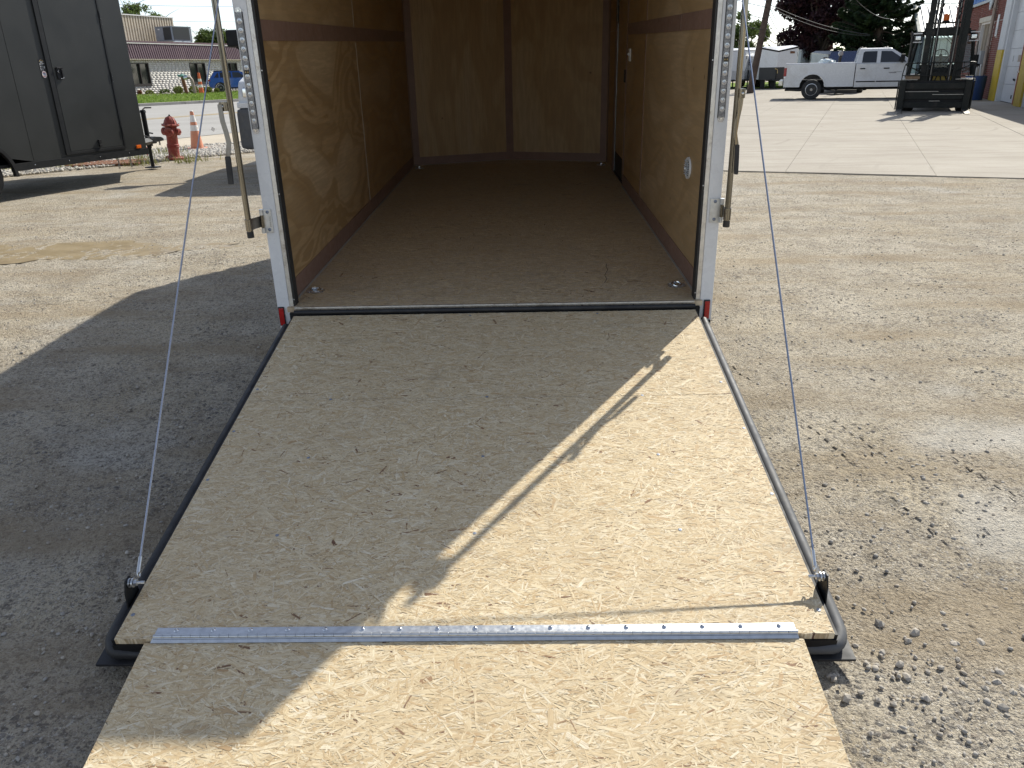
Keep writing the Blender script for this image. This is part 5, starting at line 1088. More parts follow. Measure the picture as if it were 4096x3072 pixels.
# navy service truck behind the pickup
NV = pickup('service_truck', (15.0, 36.1, .004), math.atan2(-.42, .91), 'dark navy truck standing behind the white pickup bed', 'truck_navy'); 
WL = empty('work_lamp', (13.86, 33.6, .004), (0, 0, R(20)), 'round work lamp on a dark pole behind the pickup bed', 'lamp')
MB().tube([(0, 0, 0), (0, 0, 1.35), (.03, 0, 1.6)], .06, 8).build('lamp_pole', M['steel_dark'], WL); MB().lathe([(.02, -.08), (.10, -.05), (.12, .0), (.115, .02), (.02, .03)], 14, Matrix.Translation((.03, 0, 1.68)) @ Matrix.Rotation(R(90), 4, 'X')).build('lamp_head', M['lamp_glass'], WL); Box('lamp_base', M['steel_dark'], WL, -.25, .25, -.25, .25, 0, .05)

# ---------------------------------------------------------------- background trailers (local: nose towards -Y)
def white_trailer(name, loc, rot, W, H, L, nose, label, guard='black', trim=False, logo=True, vents=True, skin='white_paint', drop=.04):
    e = empty(name, loc, (0, 0, rot), label, 'trailer', 'enclosed trailers parked in a row at the back of the yard'); P = M[skin]; w = W/2; z0 = .50
    dr = drop; T5 = [(-w, 0, H), (0, -nose, H-dr), (w, 0, H), (w, L, H), (-w, L, H)]
    MB().loft([[(p[0], p[1], z0) for p in T5], T5]).build('body', P, e, smooth=0)
    g = .012; U = [(-w-g, 0, H+.002), (0, -nose-g, H-dr+.002), (w+g, 0, H+.002), (w+g, L, H+.002), (-w-g, L, H+.002)]; tt = .085 if trim else .05
    MB().loft([U, [(p[0], p[1], p[2]+tt) for p in U]]).build('roof_trim', M['black_trim' if trim else 'bare_aluminium'], e, smooth=0)
    MB().loft([[(p[0]*.985, p[1]*.985, p[2]+tt+.002) for p in U], [(-w*.7, .5, H+.16), (0, .1, H+.12), (w*.7, .5, H+.16), (w*.7, L, H+.2), (-w*.7, L, H+.2)]]).build('roof', P, e, smooth=0)
    gz = z0+.62 if guard == 'black' else z0+.46
    MB().prism([(-w-.006, -.001), (0, -nose-.008), (w+.006, -.001), (w+.004, .05), (0, -nose+.05), (-w-.004, .05)], 'z', z0-.05, gz).build('stone_guard', M['tank_guard' if guard == 'black' else 'galvanised'], e, smooth=0)
    for s in (-1, 1):
        MB().tube([(s*w*.6, .4, z0-.06), (0, -nose-.9, z0-.05)], .05, 4).build('tongue_bar', M['black_paint'], e)
        for yy in (L*.58,): wheel(e, (s*(w+.02), yy, .33), s, .33, .2, .2)
        Box('fender', M['black_trim'], e, *sorted((s*w, s*(w+.16))), L*.58-.42, L*.58+.42, .66, .70)
        Box('corner_trim', M['bare_aluminium'], e, *sorted((s*(w+.0005), s*(w+.009))), .02, .06, z0, H-.02)
        if vents: Box('side_vent', M['black_trim'], e, *sorted((s*(w+.0005), s*(w+.02))), .35, .42, H-.45, H-.22)
    MB().cyl((0, -nose-.55, .05), (0, -nose-.55, 1.0), .04, n=8).build('tongue_jack', M['black_paint'], e); Box('jack_foot', M['black_paint'], e, -.12, .12, -nose-.65, -nose-.45, .01, .05)
    Box('coupler', M['black_paint'], e, -.07, .07, -nose-1.15, -nose-.8, .42, .50)
    if logo:
        d = Vector((w, -nose, 0))  # left slope from (-w,0) to (0,-nose)
        c0 = Vector((-w*.52, -nose*.48, H-.32)); dd = Vector((w, -nose, 0)).normalized(); nn = Vector((-nose, -w, 0)).normalized()
        pts = [c0+nn*.014+dd*(.30*min(1.0, w)*math.cos(a))+Vector((0, 0, .13*math.sin(a))) for a in [2*math.pi*k/26 for k in range(26)]]
        em = MB().tube(pts, .020, 5, closed=True).build('oval_emblem', M['sticker_black'], e)
        for k in range(4):
            q = c0+nn*.012+dd*(-.15+.10*k)*min(1.0, w)+Vector((0, 0, .01*(-1)**k)); MB().tube([q-dd*.035-Vector((0, 0, .035)), q+dd*.01+Vector((0, 0, .03)), q+dd*.045-Vector((0, 0, .02))], .011, 5).build('emblem_stroke', M['sticker_black'], em)
    return e
def face_cam(x, y): return math.atan2(-(x-.15), (y+3.3))   # local -Y towards the camera
for nm, x, y, W, H, L, no, lab, kw in (
    ('enclosed_trailer', 12.35, 46.4, 1.5, 2.05, 4.0, .4, 'white trailer at the left end of the back row, by the lock bar', dict(guard='alu')),
    ('enclosed_trailer', 13.10, 47.4, 1.05, 1.72, 2.6, .25, 'short white trailer with oval emblem just left of the lift cable', dict(guard='alu')),
    ('enclosed_trailer', 13.82, 46.9, 1.0, 1.72, 2.6, .25, 'short white trailer with oval emblem just right of the lift cable', dict(guard='alu')),
    ('enclosed_trailer', 14.62, 45.0, 1.98, 2.10, 5.0, .75, 'largest white trailer of the back row, with black roof edge and black lower nose', dict(guard='black', trim=True, logo=False, drop=.20)),
    ('enclosed_trailer', 18.2, 54.5, 1.6, 2.08, 4.0, .4, 'white trailer right behind the one with the black roof edge', dict(guard='alu', logo=False)),
    ('enclosed_trailer', 20.4, 58.8, 1.3, 1.85, 4.0, .3, 'trailer with a dark grey nose at the right end of the back row', dict(guard='alu', logo=False)),
    ('enclosed_trailer', 19.75, 51.6, 1.95, 1.86, 4.6, .65, 'white peaked nose trailer showing above the pickup bed', dict(guard='black', logo=False, drop=.14)),
    ('enclosed_trailer', 27.2, 56.5, 2.0, 1.95, 5.0, .5, 'white trailer showing between the pickup windshield and the spruce', dict(guard='alu', logo=False))):
    yaw = face_cam(x, y)
    dx = {12.35: R(12), 13.10: R(26), 13.82: R(24), 14.62: R(2), 18.2: R(22), 20.4: R(26), 19.75: R(-3), 27.2: R(10)}[x]
    t = white_trailer(nm, (x, y, .02), yaw-dx, W, H, L, no, lab, **kw)
    if x == 14.62:
        dd = Vector((W/2, no, 0)).normalized(); pl = MB().hexa([(.62, -no*.37-.02, 1.83), (.86, -no*.13-.02, 1.83), (.86, -no*.13-.03, 1.83), (.62, -no*.37-.03, 1.83)], [(.62, -no*.37-.02, 1.95), (.86, -no*.13-.02, 1.93), (.86, -no*.13-.03, 1.93), (.62, -no*.37-.03, 1.95)]).build('nose_badge', M['rust'], t)
        MB().tube([(-.1, -no-.03, 1.06), (.02, -no-.04, 1.0), (.04, -no-.05, .9), (.05, -no-.06, .8)], .03, 6).build('wiring_loop', M['sticker_gold'], t)
        for xx in (-.75, -.2, .55): Box('support_leg', M['black_paint'], t, xx-.12, xx+.12, .05, .3, .02, .46)
# ================================================================== RIGHT SIDE
# ---- forklift (local: +Y towards its forks, +X to its right... as seen: image left)
FK = empty('forklift', (11.83, 20.45, .004), (0, 0, R(156.0)), 'black forklift with tall mast, forks lowered, facing the camera on the concrete yard', 'forklift')
LP = M['lift_paint']; SDK = M['steel_dark']
def fb(name, m, *a, **k): return Box(name, m, FK, *a, **k)
# mast: outer and inner channels
for s in (-1, 1):
    b = MB(); b.box(*sorted((s*.36, s*.39)), .02, .20, .12, 3.9); b.box(*sorted((s*.391, s*.51)), .15, .20, .12, 3.9); b.box(*sorted((s*.391, s*.51)), .02, .06, .12, 3.9); b.build('mast_channel', LP, FK)
    b = MB(); b.box(*sorted((s*.30, s*.325)), .05, .23, .25, 4.2); b.box(*sorted((s*.326, s*.355)), .18, .23, .25, 4.2); b.build('inner_mast_channel', LP, FK)
    MB().cyl((s*.22, .02, .5), (s*.22, .02, 3.2), .035, n=10).build('lift_cylinder', SDK, FK); MB().cyl((s*.255, .10, .6), (s*.255, .10, 3.6), .013, n=6).build('lift_chain', SDK, FK); MB().cyl((s*.235, .12, .6), (s*.235, .12, 3.4), .011, n=6).build('lift_chain', M['steel_worn'], FK)
    for k in range(5): MB().tube([(s*(.24+.03*math.sin(k*2.2)), .1, 2.35+.16*k), (s*(.19+.03*math.cos(k)), .14, 2.43+.16*k), (s*.27, .10, 2.52+.16*k)], .022, 6).build('hydraulic_hose', M['black_rubber'], FK)
    MB().cyl((s*.30, .1, 3.0), (s*.24, .1, 3.0), .10, n=14).build('chain_pulley', SDK, FK)
for z0, z1 in ((2.0, 2.18), (.95, 1.02), (3.6, 3.8)): fb('mast_crossmember', LP, -.298, .298, .0, .05, z0, z1)
fb('mast_crossmember', LP, -.358, .358, -.04, .015, 1.96, 2.16)
# carriage with bars, side posts, forks
for z0, z1 in ((.60, .76), (.10, .25)): fb('carriage_bar', LP, -.93, .93, .30, .36, z0, z1, bevel=.01)
fb('carriage_bar', LP, -.93, .93, .27, .33, .33, .52, bevel=.008); fb('carriage_back', M['black_trim'], -.92, .92, .235, .262, .12, .82)
fb('side_shift_rod', M['steel_worn'], -.90, .05, .365, .385, .445, .462); fb('side_shift_rod', M['steel_worn'], -.12, .86, .338, .355, .525, .540); fb('side_shift_rod', M['steel_worn'], -.20, .12, .365, .38, .275, .290)
for s, x in ((1, .98), (-1, -.96)):
    fb('fork_shank', LP, x-.10, x+.10, .38, .44, .0, .84, bevel=.012)
    MB().loft([[(x-.085, .441, .012), (x+.085, .441, .012), (x+.085, .441, .065), (x-.085, .441, .065)], [(x-.085, 1.3, .012), (x+.085, 1.3, .012), (x+.085, 1.3, .045), (x-.085, 1.3, .045)], [(x-.07, 1.62, .010), (x+.07, 1.62, .010), (x+.07, 1.62, .022), (x-.07, 1.62, .022)]]).build('fork_blade', M['steel_worn'], FK, bevel=.004)
    fb('carriage_side', LP, *sorted((s*1.085, s*1.125)), .20, .42, .06, .82, bevel=.012)
    fb('carriage_shelf', M['steel_worn'], *sorted((s*.55, s*1.06)), .22, .40, .841, .858)
# load backrest of round bar
MB().tube([(1.03, .42, .85), (1.03, .42, 1.0), (.99, .42, 1.22), (.96, .42, 1.265), (.9, .42, 1.28), (-.98, .42, 1.28), (-1.04, .42, 1.265), (-1.05, .42, 1.22), (-1.06, .42, .85)], .016, 8).build('backrest_frame', LP, FK)
MB().cyl((1.02, .42, .96), (-1.05, .42, .93), .011, n=6).build('backrest_rail', LP, FK)
for k in range(11): MB().cyl((.83-.172*k, .42, .94), (.83-.172*k, .42, 1.275), .0075, n=6).build('backrest_rod', LP, FK)
for s in (-1, 1): MB().cyl((s*.99, .41, 1.25), (s*.45, .2, 1.02), .015, n=8).build('backrest_brace', LP, FK)
fb('wood_block', M['wood_block'], .50, .93, .24, .40, .859, .975, bevel=.01)
for ch in FK.children:
    if ch.name.split('.')[0] in ('carriage_bar', 'carriage_back', 'side_shift_rod', 'fork_shank', 'fork_blade', 'carriage_side', 'carriage_shelf', 'backrest_frame', 'backrest_rail', 'backrest_rod', 'backrest_brace', 'wood_block'): ch.scale.x = .85; ch.location.x = .075
# chassis, wheels, cowl
fb('chassis', LP, -.55, .55, -2.3, -.25, .35, .95, bevel=.04); fb('cowl', LP, -.5, .5, -.75, -.2, .951, 1.13, bevel=.03); fb('cowl_panel', M['lift_yellow'], -.34, .16, -.199, -.185, .72, .99); fb('counterweight', LP, -.58, .58, -3.0, -2.31, .35, 1.25, bevel=.12)
MB().tube([(.25, -.17, .80), (.22, -.13, .98), (.08, -.13, 1.03), (-.02, -.13, .95), (-.05, -.15, .8)], .016, 8).build('hydraulic_hose', M['black_rubber'], FK); MB().tube([(.1, -.17, .78), (.06, -.12, .98), (-.1, -.12, 1.02), (-.2, -.14, .8)], .016, 8).build('hydraulic_hose', M['black_rubber'], FK)
for s in (-1, 1): wheel(FK, (s*.70, -.12, .40), s, .40, .34, .22, m='lift_paint', spokes=6); wheel(FK, (s*.50, -2.2, .32), s, .32, .25, .18, m='lift_paint', spokes=6)
for s in (-1, 1): fb('front_fender', LP, *sorted((s*.56, s*.90)), -.5, .14, .82, .86, bevel=.012)
# cab: posts, roof guard, glass
for s in (-1, 1):
    MB().tube([(s*.80, -.22, .92), (s*.68, -.42, 2.05)], .045, 4).build('cab_post', LP, FK); MB().tube([(s*.55, -1.9, .95), (s*.55, -1.9, 2.05)], .045, 4).build('cab_post', LP, FK)
    MB().tube([(s*.86, -.08, .9), (s*.80, -.12, 1.2)], .03, 6).build('step_rail', LP, FK)
    MB().hexa([(s*.76, -.30, 1.0), (s*.55, -.30, 1.0), (s*.55, -.31, 1.0), (s*.76, -.31, 1.0)], [(s*.66, -.41, 1.98), (s*.52, -.41, 1.98), (s*.52, -.42, 1.98), (s*.66, -.42, 1.98)]).build('side_glass', M['cab_glass'], FK)
    wl_ = fb('work_light', M['black_trim'], *sorted((s*.60, s*.78)), -.26, -.12, 1.86, 2.0, bevel=.02); Box('lamp_lens', M['lamp_glass'], wl_, *sorted((s*.625, s*.755)), -.1195, -.108, 1.88, 1.98, bevel=.01)
    fb('light_bracket', M['sticker_white'], *sorted((s*.58, s*.80)), -.27, -.09, 1.812, 1.835); fb('light_shield', M['sticker_white'], *sorted((s*.60, s*.82)), -.30, -.08, 2.03, 2.06)
    MB().tube([(s*.82, -.26, 1.82), (s*.84, -.3, 1.5), (s*.84, -.3, 1.05)], .012, 6).build('mirror_rod', LP, FK)
fb('roof_guard', LP, -.72, .72, -1.95, -.36, 2.051, 2.10); fb('roof_visor', LP, -.70, .70, -.42, -.30, 2.0, 2.048)
for k in range(6): fb('guard_bar', LP, -.6+.22*k, -.55+.22*k, -1.9, -.36, 2.101, 2.15)
fb('beam_bar', LP, -.56, .56, -.30, -.25, 2.28, 2.32)
for s in (-1, 1): fb('beam_post', LP, *sorted((s*.50, s*.55)), -.30, -.25, 2.10, 2.279)
fb('rear_glass', M['cab_glass_clear'], -.5, .5, -1.92, -1.91, 1.0, 2.0); fb('windscreen', M['cab_glass_clear'], -.50, .50, -.40, -.395, 1.15, 1.98)
MB().tube([(.10, -.42, 2.0), (-.08, -.41, 1.86), (-.18, -.40, 1.75)], .008, 5).build('wiper_arm', M['black_trim'], FK); MB().tube([(.02, -.42, 2.0), (-.12, -.41, 1.9), (-.22, -.40, 1.8)], .008, 5).build('wiper_blade', M['black_trim'], FK); fb('wiper_motor', M['black_trim'], -.06, .14, -.46, -.40, 1.965, 2.04, bevel=.015)
# beacon
MB().lathe([(.095, 2.321), (.095, 2.35), (.075, 2.36)], 16, Matrix.Translation((.06, -.275, 0))).build('beacon_base', M['black_trim'], FK); MB().lathe([(.072, 2.361), (.078, 2.40), (.074, 2.52), (.06, 2.53)], 16, Matrix.Translation((.06, -.275, 0))).build('beacon', M['amber_lens'], FK)
# steering wheel, column, seat, levers
swh = empty('steering_wheel', (0.03, -.78, 1.46), (R(-62), 0, 0), parent=FK)
MB().tube([(.19*math.cos(a), .19*math.sin(a), 0) for a in [2*math.pi*k/28 for k in range(28)]], .015, 8, closed=True).build('wheel_rim', M['black_trim'], swh)
for a in (0.45, 2.7, 4.71): MB().cyl((0, 0, -.02), (.18*math.cos(a), .18*math.sin(a), 0), .014, n=6).build('wheel_spoke', M['black_trim'], swh)
MB().cyl((.14, .12, .01), (.14, .12, .07), .022, n=8).build('spinner_knob', M['black_trim'], swh); MB().cyl((0, 0, -.03), (0, 0, .02), .045, n=10).build('wheel_hub', M['black_trim'], swh)
MB().cyl((.03, -.75, 1.42), (.03, -.55, 1.1), .04, n=8).build('steering_column', M['black_trim'], FK)
fb('dash_panel', M['black_trim'], -.45, .45, -.55, -.45, 1.08, 1.22, bevel=.03); fb('seat_back', M['seat_vinyl'], -.22, .26, -1.55, -1.38, 1.12, 1.47, bevel=.06); fb('seat_base', M['seat_vinyl'], -.24, .28, -1.5, -.98, 1.0, 1.115, bevel=.04)
MB().cyl((-.26, -.7, 1.2), (-.27, -.74, 1.42), .01, n=6).build('lever', M['black_trim'], FK); MB().cyl((-.27, -.74, 1.42), (-.27, -.74, 1.46), .02, n=8).build('lever_knob', M['black_trim'], FK)
MB().tube([(.83, -.5, .95), (.83, -.5, 1.95), (.86, -.5, 2.05), (.90, -.5, 2.09)], .04, 10).build('exhaust_stack', SDK, FK)

# ---- brick workshop (local: +Y along the wall towards the camera, +X out of the wall)
S = empty('brick_workshop', (16.45, 26.0, .0), (0, 0, math.atan2(.33, -.944)), 'red brick workshop with white garage door and yellow jambs on the right', 'building')
BR = M['brick_red']; HB = 3.95
def wb(name, m, *a, **k): return Box(name, m, S, *a, **k)
wy0, wy1, wz0, wz1 = -4.95, -2.05, .66, 2.64
wb('wall', M['brick_mortar'], -.4, -.012, -12, wy0, 0, HB); wb('wall', M['brick_mortar'], -.4, -.012, wy0, wy1, 0, wz0); wb('wall', M['brick_mortar'], -.4, -.012, wy0, wy1, 2.82, HB); wb('wall', M['brick_mortar'], -.4, -.012, wy1, -.105, 0, HB)
wb('wall', M['brick_mortar'], -.4, -.012, .98, 9, 3.35, HB); wb('wall', M['brick_mortar'], -.4, -.012, 9, 14, 0, HB); wb('roof', M['hvac_grey'], -9, -.1, -12, 14, HB+.002, HB+.2); wb('back_wall', M['brick_mortar'], -9, -8.7, -12, 14, 0, HB); wb('far_wall', M['brick_mortar'], -8.699, -.401, -12, -11.7, 0, HB); wb('near_wall', M['brick_mortar'], -8.699, -.401, 13.7, 14, 0, HB)
wb('parapet_cap', M['concrete_lintel'], -.45, .05, -12.05, 14, HB+.201, HB+.28)
bk_me = MB().box(-.012, .0, -.0975, .0975, -.0275, .0275).mesh('brick', BR, bevel=.003); bw_, bhh = .207, .0675
def brickcells(y0, y1, z0, z1, x):
    out = []; k = 0; z = z0+.034
    while z < z1-.02:
        y = y0+.1035-(.1035 if k % 2 else 0)
        while y < y1+.05:
            if y-.0975 > y0-.02 and y+.0975 < y1+.02: out.append((x, y, z))
            y += bw_
        z += bhh; k += 1
    return out
near = brickcells(-1.95, -.11, 0.0, 2.6, 0)
near += brickcells(wy0-.1, wy1+.1, 2.83, HB, 0)
rb = random.Random(4); near.sort(key=lambda c: -c[1]); 
seen = [c for c in near if not (-1.35 < c[1] < -1.0 and 2.05 < c[2] < 2.8)]
parts, rest = seen[:300], seen[300:]
for c in parts: place(bk_me, 'brick', S, (c[0]+rb.uniform(-.002, .004), c[1], c[2]), (rb.uniform(-.01, .01), 0, 0))
rest += brickcells(-12, wy0-.09, 0, HB, 0)+brickcells(-2.0, -.11, 2.6, HB, 0)+brickcells(1.0, 9, 3.36, HB, 0)+brickcells(wy0, wy1, 0, wz0-.05, 0)
many_boxes('brick_courses', [(-.012, rb.uniform(-.001, .004), y-.0975, y+.0975, z-.0275, z+.0275) for _, y, z in rest], BR, S)['kind'] = 'stuff'
# darker pier standing proud beside the jamb
wb('pier', BR, .004, .10, -.74, -.115, 0, 3.3) if False else None
# window: lintel, frame, mullions, glass
wb('lintel', M['concrete_lintel'], -.2, .02, wy0-.12, wy1+.22, 2.645, 2.815); wb('window_sill', M['concrete_lintel'], -.2, .05, wy0-.05, wy1+.05, wz0-.07, wz0-.002)
gl = wb('window', M['window_dark'], -.22, -.20, wy0+.05, wy1-.05, wz0+.04, wz1-.03)
Box('window_frame', M['pale_trim'], gl, -.20, -.06, wy0, wy0+.09, wz0, wz1); Box('window_frame', M['pale_trim'], gl, -.20, -.06, wy1-.07, wy1, wz0, wz1); Box('window_frame', M['pale_trim'], gl, -.199, -.07, wy0+.091, wy1-.071, wz1-.07, wz1); Box('window_frame', M['pale_trim'], gl, -.199, -.07, wy0+.091, wy1-.071, wz0, wz0+.07)
for k in range(1, 5): y = wy0+(wy1-wy0)*k/5; Box('mullion', M['tan_metal'], gl, -.198, -.09, y-.025, y+.025, wz0+.071, wz1-.071)
# downspout
MB().tube([(.09, -1.78, 3.9), (.09, -1.78, 1.9), (.09, -1.78, .15), (.14, -1.78, .06)], .06, 8).build('downspout', M['downspout_tan'], S)
for z in (3.0, 1.75): wb('pipe_strap', M['downspout_tan'], .002, .155, -1.85, -1.71, z-.02, z+.02)
# narrow white sign with small dark print
ws = wb('narrow_sign', M['sticker_white'], .006, .022, -1.33, -1.03, 2.08, 2.78)
for z0, z1, y0, y1 in ((2.13, 2.15, -1.27, -1.12), (2.16, 2.19, -1.25, -1.16), (2.21, 2.235, -1.26, -1.12), (2.25, 2.30, -1.23, -1.15), (2.32, 2.36, -1.24, -1.12), (2.38, 2.43, -1.22, -1.16)): Box('printed_mark', M['box_grey'], ws, .0222, .0235, y0, y1, z0, z1)
# electrical boxes
wb('meter_box', M['box_grey'], .008, .24, -2.30, -1.98, 1.18, 1.62, bevel=.015); MB().tube([(.12, -2.14, 1.17), (.12, -2.12, 1.0), (.1, -2.1, .9), (.06, -2.1, .70)], .05, 8).build('conduit', M['box_grey'], S)
wb('hose_reel', M['black_trim'], .01, .42, -2.92, -2.42, 1.10, 1.50, bevel=.05); wb('reel_bracket', M['black_trim'], .43, .50, -2.55, -2.42, 1.28, 1.46, bevel=.02); wb('reel_shelf', M['black_trim'], .008, .45, -2.95, -1.90, 1.07, 1.09)
wb('white_panel', M['door_white'], .01, .05, -2.80, -2.40, .55, 1.06); wb('white_panel', M['door_white'], .01, .05, -2.39, -2.02, .50, 1.03)
# painted jambs: yellow below, white above
for y0, y1 in ((-.10, .78), (4.02, 4.86)):
    wb('door_jamb', M['yellow_paint'], -.35, .06, y0, y1, 0, 1.62, bevel=.012); wb('door_jamb', M['door_white'], -.35, .055, y0, y1, 1.622, 3.5, bevel=.012)
for y0, y1 in ((.785, .97), (4.865, 5.02)): wb('door_track', M['door_white'], -.30, .0, y0, y1, 0, 3.4, bevel=.01)
# sectional door: panels with joints, small window, handles
z = .02
for k in range(6):
    p = wb('door_panel', M['door_white'], -.20, -.15, .972, 3.27, z, z+.535, bevel=.006)
    if k == 2: Box('door_window', M['downspout_tan'], p, -.1495, -.143, 2.40, 2.86, 1.24, 1.44)
    if k == 1: MB().tube([(-.15, 2.52, .72), (-.10, 2.55, .74), (-.10, 2.60, .70), (-.15, 2.60, .68)], .018, 6).build('lift_handle', M['black_trim'], p)
    if k == 0: Box('door_lock', M['black_trim'], p, -.149, -.13, 2.50, 2.56, .14, .25)
    if k == 2: Box('latch_slot', M['box_grey'], p, -.149, -.14, 1.67, 1.73, 1.25, 1.42)
    z += .541
wb('door_sweep', M['black_rubber'], -.21, -.149, .972, 3.27, .0, .018)
# walk-in glass door at the edge of the garage door
pd = wb('entry_door', M['bare_aluminium'], -.14, -.08, 3.33, 3.96, .03, .98); wb('door_glass', M['sign_blue'], -.12, -.10, 3.36, 3.93, .99, 2.1); 
for y0, y1 in ((3.285, 3.328), (3.962, 4.01)): wb('door_frame', M['cone_orange'], -.16, -.05, y0, y1, 0, 2.3)
wb('door_handle', M['chrome'], -.079, -.02, 3.36, 3.46, .93, .99, bevel=.01)
for k in range(6): wb('door_panel', M['door_white'], -.20, -.15, 5.03, 8.9, .02+.541*k, .555+.541*k, bevel=.006)
# wrench shaped sign with blue blocks
SG = empty('wrench_sign', (16.45, 26.0, 0), (0, 0, math.atan2(.33, -.944)), 'grey wrench shaped sign with blue blocks mounted on the brick wall', 'sign')
def ring(yc, s):
    pts = []
    for k in range(17):
        a = R(-90+s*-40)+0; t = k/16
        ang = R(250)-t*R(320) if s > 0 else R(-70)+t*R(320)
        pts.append((yc+.72*math.cos(ang), 3.72+.70*math.sin(ang)))
    for k in range(17):
        t = 1-k/16; ang = R(242)-t*R(304) if s > 0 else R(-62)+t*R(304)
        pts.append((yc+.46*math.cos(ang), 3.76+.42*math.sin(ang)))
    return pts
SX0, SX1 = .04, .09
band = [(-7.0, 3.30), (-3.35, 3.30), (-3.35, 4.55), (-7.0, 4.55)]
MB().prism(band, 'x', SX0, SX1).build('sign_board', M['sign_grey'], SG, bevel=.01)
for jaw in ([(-7.75, 4.5), (-7.95, 3.75), (-7.92, 3.25), (-7.78, 2.98), (-7.66, 3.02), (-7.40, 3.24), (-7.12, 3.30), (-7.002, 3.32), (-7.002, 4.5)], [(-3.349, 3.32), (-3.348, 4.5), (-2.45, 4.5), (-2.42, 3.95), (-2.62, 3.62), (-2.50, 3.42), (-2.62, 3.2), (-2.80, 3.03), (-2.95, 3.0), (-3.05, 3.12), (-3.10, 3.30)]):
    MB().prism(jaw, 'x', SX0, SX1).build('wrench_jaw', M['sign_grey'], SG, bevel=.01)
MB().prism([(-7.72, 4.4), (-7.80, 3.8), (-7.76, 3.35), (-7.66, 3.2), (-7.45, 3.40), (-7.38, 3.8), (-7.42, 4.4)], 'x', SX1+.001, SX1+.006).build('jaw_opening', BR, SG)
ys = [-6.88, -6.0, -5.1, -4.25, -3.45]
for k in range(4):
    a, c = ys[k]+.05, ys[k+1]-.05; MB().prism([(a-.05, 3.40), (c-.04, 3.40), (c+.0, 3.75), (c-.05, 3.95), (a+.04, 3.95), (a-.0, 3.7)], 'x', SX1+.001, SX1+.02).build('blue_block', M['sign_blue'], SG); MB().prism([(a-.0, 4.0), (c-.02, 4.0), (c+.03, 4.45), (a+.03, 4.45)], 'x', SX1+.001, SX1+.02).build('blue_block', M['sign_blue'], SG)
# blue barrel
BB = MB().lathe([(.30, .004), (.305, .016), (.315, .25), (.33, .45), (.338, .72), (.335, .80), (.318, .80), (.31, .72), (.29, .2), (.05, .18)], 28).build('barrel', M['barrel_blue'], None, (16.02, 26.35, 0))
BB.name = 'blue_barrel'; tag(BB, 'open blue plastic barrel standing against the brick pier', 'barrel')
wp = empty('scrap_boards', (16.02, 26.35, .2), (0, 0, 0), 'pale scrap strips sticking out of the blue barrel', 'scrap')
for k in range(4): MB().box(-.03, .03, -.01, .01, .02, .80+.06*k).build('strip', M['door_white'], wp, (-.15+.09*k, .05*(-1)**k, 0), (R(4-2*k), R(-5+3*k), R(30*k)))

# ---- metal roofed building behind the forklift (gable)
GB = empty('metal_building', (23.35, 46.5, 0), (0, 0, R(-14)), 'pale ribbed metal roofed building behind the forklift', 'building')
MB().prism([(0, 0), (0, 2.55), (2.8, 4.25), (5.6, 2.55), (5.6, 0)], 'x', 0, 7).build('wall', M['metal_roof'], GB, smooth=0)
MB().hexa([(-.15, -.25, 2.46), (7.1, -.25, 2.46), (7.1, 2.8, 4.30), (-.15, 2.8, 4.30)], [(-.15, -.25, 2.52), (7.1, -.25, 2.52), (7.1, 2.8, 4.36), (-.15, 2.8, 4.36)]).build('roof', M['metal_roof'], GB, smooth=0)
MB().hexa([(-.15, 5.85, 2.46), (7.1, 5.85, 2.46), (7.1, 2.805, 4.30), (-.15, 2.805, 4.30)], [(-.15, 5.85, 2.52), (7.1, 5.85, 2.52), (7.1, 2.805, 4.36), (-.15, 2.805, 4.36)]).build('roof', M['metal_roof'], GB, smooth=0)
MB().hexa([(-.33, -.3, 2.40), (-.155, -.3, 2.40), (-.155, 2.8, 4.26), (-.33, 2.8, 4.26)], [(-.33, -.3, 2.58), (-.155, -.3, 2.58), (-.155, 2.8, 4.44), (-.33, 2.8, 4.44)]).build('rake_trim', M['gable_green'], GB, smooth=0)
for k in range(18):
    x = .1+.39*k; MB().hexa([(x, -.25, 2.522), (x+.05, -.25, 2.522), (x+.05, 2.78, 4.362), (x, 2.78, 4.362)], [(x, -.25, 2.562), (x+.05, -.25, 2.562), (x+.05, 2.78, 4.402), (x, 2.78, 4.402)]).build('roof_seam', M['galvanised'], GB, smooth=0)
    Box('wall_rib', M['box_grey'], GB, x, x+.04, -.02, -.001, 0, 2.44)

# ---- utility poles and wires
def pole(name, p, q, r0, r1, label, arms=()):
    e = empty(name, p, (0, 0, 0), label, 'utility pole'); q = Vector(q)-Vector(p)
    MB().tube([(0, 0, 0), q*.5, q], [r0, (r0+r1)/2, r1], 12).build('pole', M['pole_wood'], e)
    for (z, half, ang) in arms:
        c = q*(z/q.z); d = Vector((math.cos(ang), math.sin(ang), 0))
        MB().tube([c-d*half, c+d*half], .06, 4).build('crossarm', M['pole_wood'], e)
        for s in (-1, 1): MB().cyl(c+d*half*.6*s, c-Vector((0, 0, .5)), .025, n=5).build('arm_brace', M['steel_dark'], e); MB().cyl(c+d*half*.9*s+Vector((0, 0, .06)), c+d*half*.9*s+Vector((0, 0, .2)), .04, .03, 6).build('insulator', M['box_grey'], e)
    return e
P1 = pole('utility_pole', (11.28, 38.0, 0), (12.75, 38.9, 9.4), .17, .13, 'thick leaning wooden utility pole behind the white trailers', [])
MB().tube([(.42, .3, 2.75), (.28, .3, 2.72), (.30, .3, 2.55), (.38, .32, 2.5)], .05, 6).build('cable_clamp', M['black_trim'], P1)
P2 = pole('utility_pole', (27.2, 84, 0), (27.5, 85.0, 4.95), .19, .16, 'thin distant utility pole above the largest white trailer'); MB().lathe([(.25, 0), (.3, .2), (.1, .5)], 8, Matrix.Translation((-.25, 0, 3.5))).build('transformer', M['steel_dark'], P2)
